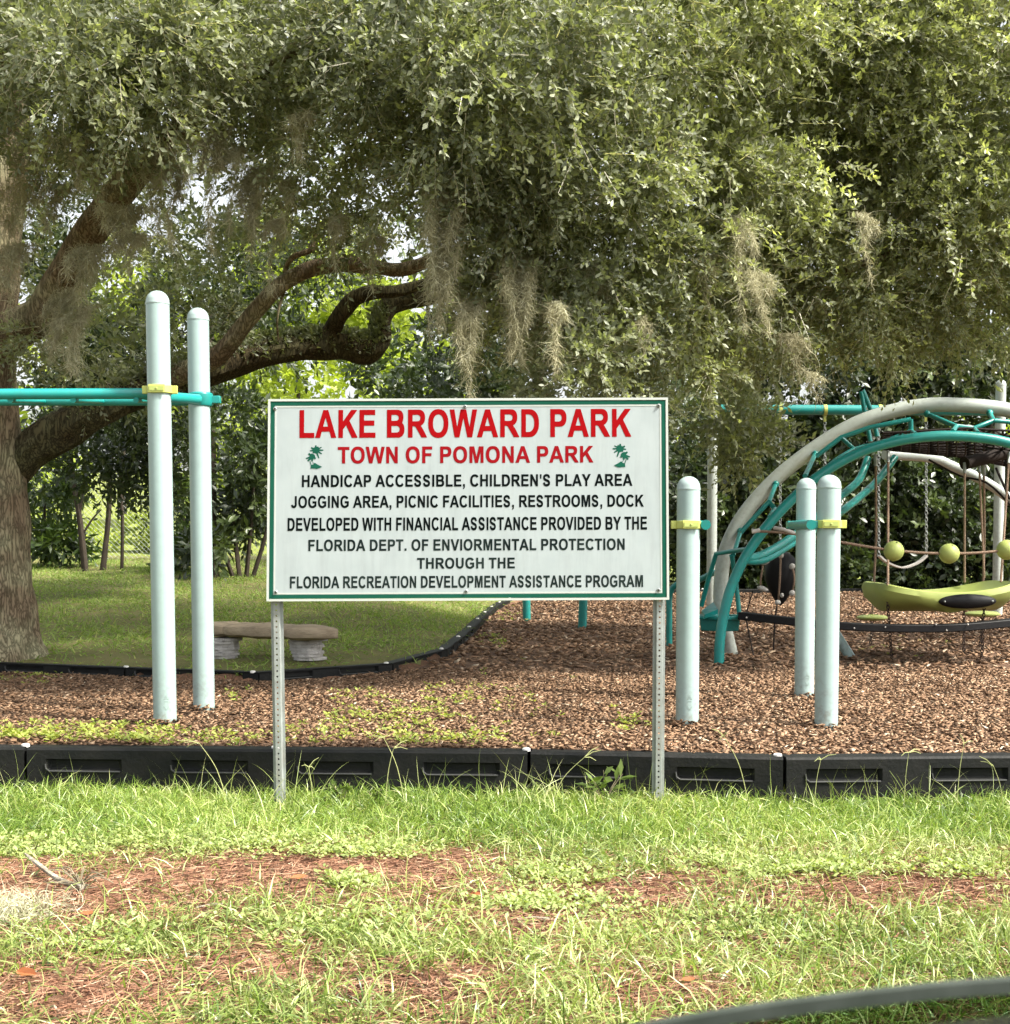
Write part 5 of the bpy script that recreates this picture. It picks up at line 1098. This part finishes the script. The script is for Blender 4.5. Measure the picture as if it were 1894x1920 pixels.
def seedstalk(px,d,h,lx,label):
    x=(px-947)/2500*d; b=Vector((x,d,float(gz(x,d)))); t=thing('seed_stalk',label,'grass stalk',b,'tall grass seed stalks')
    e=b+Vector((lx,0,h)); m_=b+Vector((lx*.4,0,h*.6)); pts=cr([b,m_,e],6)
    MB().tube(pts,[.0022*(1-.5*i/(len(pts)-1)) for i in range(len(pts))],5).build('stem',M['stalk'],t)
    mb=MB()
    for k in range(3):
        q=e+Vector((random.uniform(-.06,.06)+lx*.3,random.uniform(-.02,.02),random.uniform(-.02,.05))); mb.tube([e,e.lerp(q,.5)+Vector((0,0,.008)),q],[.0022,.002,.001],5)
    mb.build('seed_head',M['stalk'],t)
M['stalk']=mat('dry_stalk',(.36,.38,.16),.7,.3,vary=.3,vscale=40)
for a in((425,5.98,.30,-.13,'arching seed stalk in front of the left edging timber, left of the sign'),(585,6.0,.20,-.02,'upright seed stalk just right of the left sign post'),(760,5.95,.33,-.10,'tall seed stalk leaning left under the centre of the sign'),
         (720,6.0,.27,.04,'upright seed stalk under the sign beside the taller leaning one'),(1030,6.0,.24,.16,'seed stalk leaning right towards the right sign post'),(1410,5.9,.34,-.12,'tall seed stalk leaning left between the sign and the right corner'),
         (1530,5.95,.24,.03,'branched seed stalk in front of the right edging joint'),(1700,5.95,.27,.02,'upright seed stalk at the right, near the photo edge'),(1800,5.95,.30,.03,'rightmost tall seed stalk, in front of the last edging timber'),(1890,5.9,.2,-.05,'short seed stalk at the right edge of the photo')): seedstalk(*a)
# fallen branch
def lawnp(px,py,up=.01):
    x,d=gp(px,py); return Vector((x,d,float(gz(x,d))+up))
t=thing('fallen_branch','pale lichen-covered dead branch with twigs lying on the bare ground at left','branch',lawnp(150,1690))
M['lichen']=mat('lichen_branch',(.36,.34,.27),.9,.2,col2=(.16,.13,.10),vscale=35,bump=.6,bscale=80)
noise_tube(cr([lawnp(48,1642,.05),lawnp(75,1660,.04),lawnp(110,1678,.025),lawnp(155,1695,.02)],6),lerpl([.004,.008,.009,.010],6),10,.2,3).build('stem',M['lichen'],t)
mb=MB()
for k in range(26):
    a=random.uniform(0,6.28); b=lawnp(150,1692,.02); L=random.uniform(.04,.13); e=b+Vector((math.cos(a)*L,math.sin(a)*L*.6,random.uniform(-.01,.06))); mb.tube(cr([b,b.lerp(e,.5)+Vector((0,0,random.uniform(-.01,.03))),e],3),.0022,5)
mb.build('twigs',M['twig'],t)['kind']='stuff'
t=thing('dead_stick','thin straight dead stick on the bare ground left of centre','stick',lawnp(400,1718)); MB().tube([lawnp(368,1722,.008),lawnp(400,1717,.012),lawnp(428,1715,.008)],.004,6).build('stem',M['lichen'],t)
t=thing('dead_stick','pale stick lying among the grass at the centre right foreground','stick',lawnp(1000,1750)); MB().tube([lawnp(970,1752,.01),lawnp(1000,1749,.014),lawnp(1030,1747,.01)],.004,6).build('stem',M['lichen'],t)
# fallen moss clump
c=lawnp(20,1735,.0); n=1500; q=np.array(c)+RNG.normal(size=(n,3))*np.array([.075,.07,.0])+np.stack([np.zeros(n),np.zeros(n),np.abs(RNG.normal(size=n))*.022],-1)
V,Fl,k=ribbons(q,rand_dir(n),RNG.uniform(.03,.08,n),.003,4,RNG.uniform(-3,3,n),.3,.3)
t=np_obj('fallen_moss',V,Fl,M['moss'],None,np.repeat(RNG.uniform(.6,1,n),k)); tag(t,'pale grey tangle of fallen moss on the ground at the left edge','moss')
for (px,py,s,m,lab) in((118,1565,.035,'orange_leaf','orange dead leaf in the green lawn at far left'),(893,1700,.045,'orange_leaf','orange-brown dead leaf on the bare patch at the centre'),(35,1722,.03,'red_leaf','small red leaf on the fallen moss'),(560,1675,.06,'orange_leaf','curled orange leaf in the middle of the bare patch left of centre'),(165,1742,.045,'orange_leaf','orange leaf below the fallen branch'),(50,1852,.08,'orange_leaf','long curled orange leaf at the lower left'),(1290,1880,.04,'orange_leaf','small orange leaf near the bottom, right of centre'),(50,1590,.03,'orange_leaf','tiny orange leaf among weeds at the left edge')):
    s*=.5; c=lawnp(px,py,.02); t=thing('dead_leaf',lab,'leaf',c,'dead leaves on the lawn'); mb=MB(); a=random.uniform(-.5,.5); R=Matrix.Rotation(a,3,'Z')@Matrix.Rotation(.5,3,'X')
    mb.add([c+R@Vector(v) for v in((-s,0,0),(-s*.5,s*.32,.2*s),(0,s*.4,.12*s),(s*.6,s*.25,.25*s),(s,0,.1*s),(s*.6,-s*.25,.2*s),(0,-s*.4,.15*s),(-s*.5,-s*.3,.2*s),(0,0,0))],[(0,8,1),(1,8,2),(2,8,3),(3,8,4),(4,8,5),(5,8,6),(6,8,7),(7,8,0)]); mb.build('blade',M[m],t)

# ------------------------------------------------------------------ car door at the lower right (the photograph was taken from the car)
cd=thing('car_door','black car door with its window wound down, at the bottom right corner','car',(.15,.5,-.1))
g0,g1=P(900,1957,.50),P(2500,1752,.50)
th=.005
def pane(a,b,h0,h1,y0,th,name,m,par,bev=0):
    v=[a+Vector((0,y0,-h1)),b+Vector((0,y0,-h1)),b+Vector((0,y0,-h0)),a+Vector((0,y0,-h0))]; v+=[p+Vector((0,th,0)) for p in v]
    return MB().add(v,[(0,1,2,3),(7,6,5,4),(0,4,5,1),(1,5,6,2),(2,6,7,3),(3,7,4,0)]).build(name,m,par,smooth=False,bevel=bev)
gm=bpy.data.materials.new('tinted_glass'); gm.use_nodes=True; n_=gm.node_tree; n_.nodes.clear()
tr_=n_.nodes.new('ShaderNodeBsdfTransparent'); tr_.inputs[0].default_value=(.42,.50,.42,1); gl=n_.nodes.new('ShaderNodeBsdfGlossy'); gl.inputs['Roughness'].default_value=.02; gl.inputs[0].default_value=(.9,.95,.9,1)
fr_=n_.nodes.new('ShaderNodeFresnel'); fr_.inputs[0].default_value=1.5; mx_=n_.nodes.new('ShaderNodeMixShader'); ou=n_.nodes.new('ShaderNodeOutputMaterial')
n_.links.new(fr_.outputs[0],mx_.inputs[0]); n_.links.new(tr_.outputs[0],mx_.inputs[1]); n_.links.new(gl.outputs[0],mx_.inputs[2]); n_.links.new(mx_.outputs[0],ou.inputs[0])
gtop=cr([P(x,y,.50) for x,y in((900,1985),(1100,1945),(1275,1912),(1413,1889),(1585,1867),(1758,1848),(1894,1838),(2150,1822),(2500,1808))],4)
def pane(h0,h1,y0,th,name,m,par):
    v=[]
    for q in gtop: v+=[q+Vector((0,y0,-h0)),q+Vector((0,y0,-h1)),q+Vector((0,y0+th,-h1)),q+Vector((0,y0+th,-h0))]
    n=len(gtop); return MB().add(v,[(i*4+k,i*4+(k+1)%4,i*4+4+(k+1)%4,i*4+4+k) for i in range(n-1) for k in range(4)]+[(3,2,1,0),tuple(n*4-4+k for k in range(4))]).build(name,m,par)
glass=pane(.0053,.16,0,.004,'window_glass',gm,cd)
pane(0,.0052,-.0005,.005,'glass_edge',M['glass_edge'],glass)
s0,s1=P(1000,1990,.47),P(2500,1832,.47)
mb=MB(); prof=[(0,0),(.012,-.002),(.03,-.012),(.05,-.03),(.09,-.08),(.13,-.2),(.15,-.4),(.14,-.62),(.10,-.78),(.02,-.80),(-.03,-.78),(-.03,-.1),(-.012,-.004)]
v=[];
for q in(s0,s1):
    v+=[Vector((q.x,q.y+a+.03,(q.z+b-.04) if b>-.1 else s0.z+b)) for a,b in prof]
n=len(prof); mb.add(v,[(k,(k+1)%n,n+(k+1)%n,n+k) for k in range(n)]+[tuple(range(n-1,-1,-1)),tuple(range(n,2*n))]); mb.build('door_panel',M['carblack'],cd)
it=MB(); v=[]
for q in(s0,s1): v+=[q+Vector((0,a,b)) for a,b in((0,-.004),(-.004,0),(-.05,.0),(-.06,-.01),(-.07,-.3),(.0,-.3))]
it.add(v,[(k,(k+1)%6,6+(k+1)%6,6+k) for k in range(6)]+[(5,4,3,2,1,0),tuple(range(6,12))]); it.build('inner_trim',M['carblack'],cd)
MB().tube([Vector((.55,.655,.42)),Vector((.57,.685,.42)),Vector((.69,.685,.43)),Vector((.71,.655,.43))],.012,8).build('door_handle',M['carblack'],cd)

tris=sum(len(o.data.polygons) for o in SC.objects if o.type=='MESH'); print('POLYS',tris)
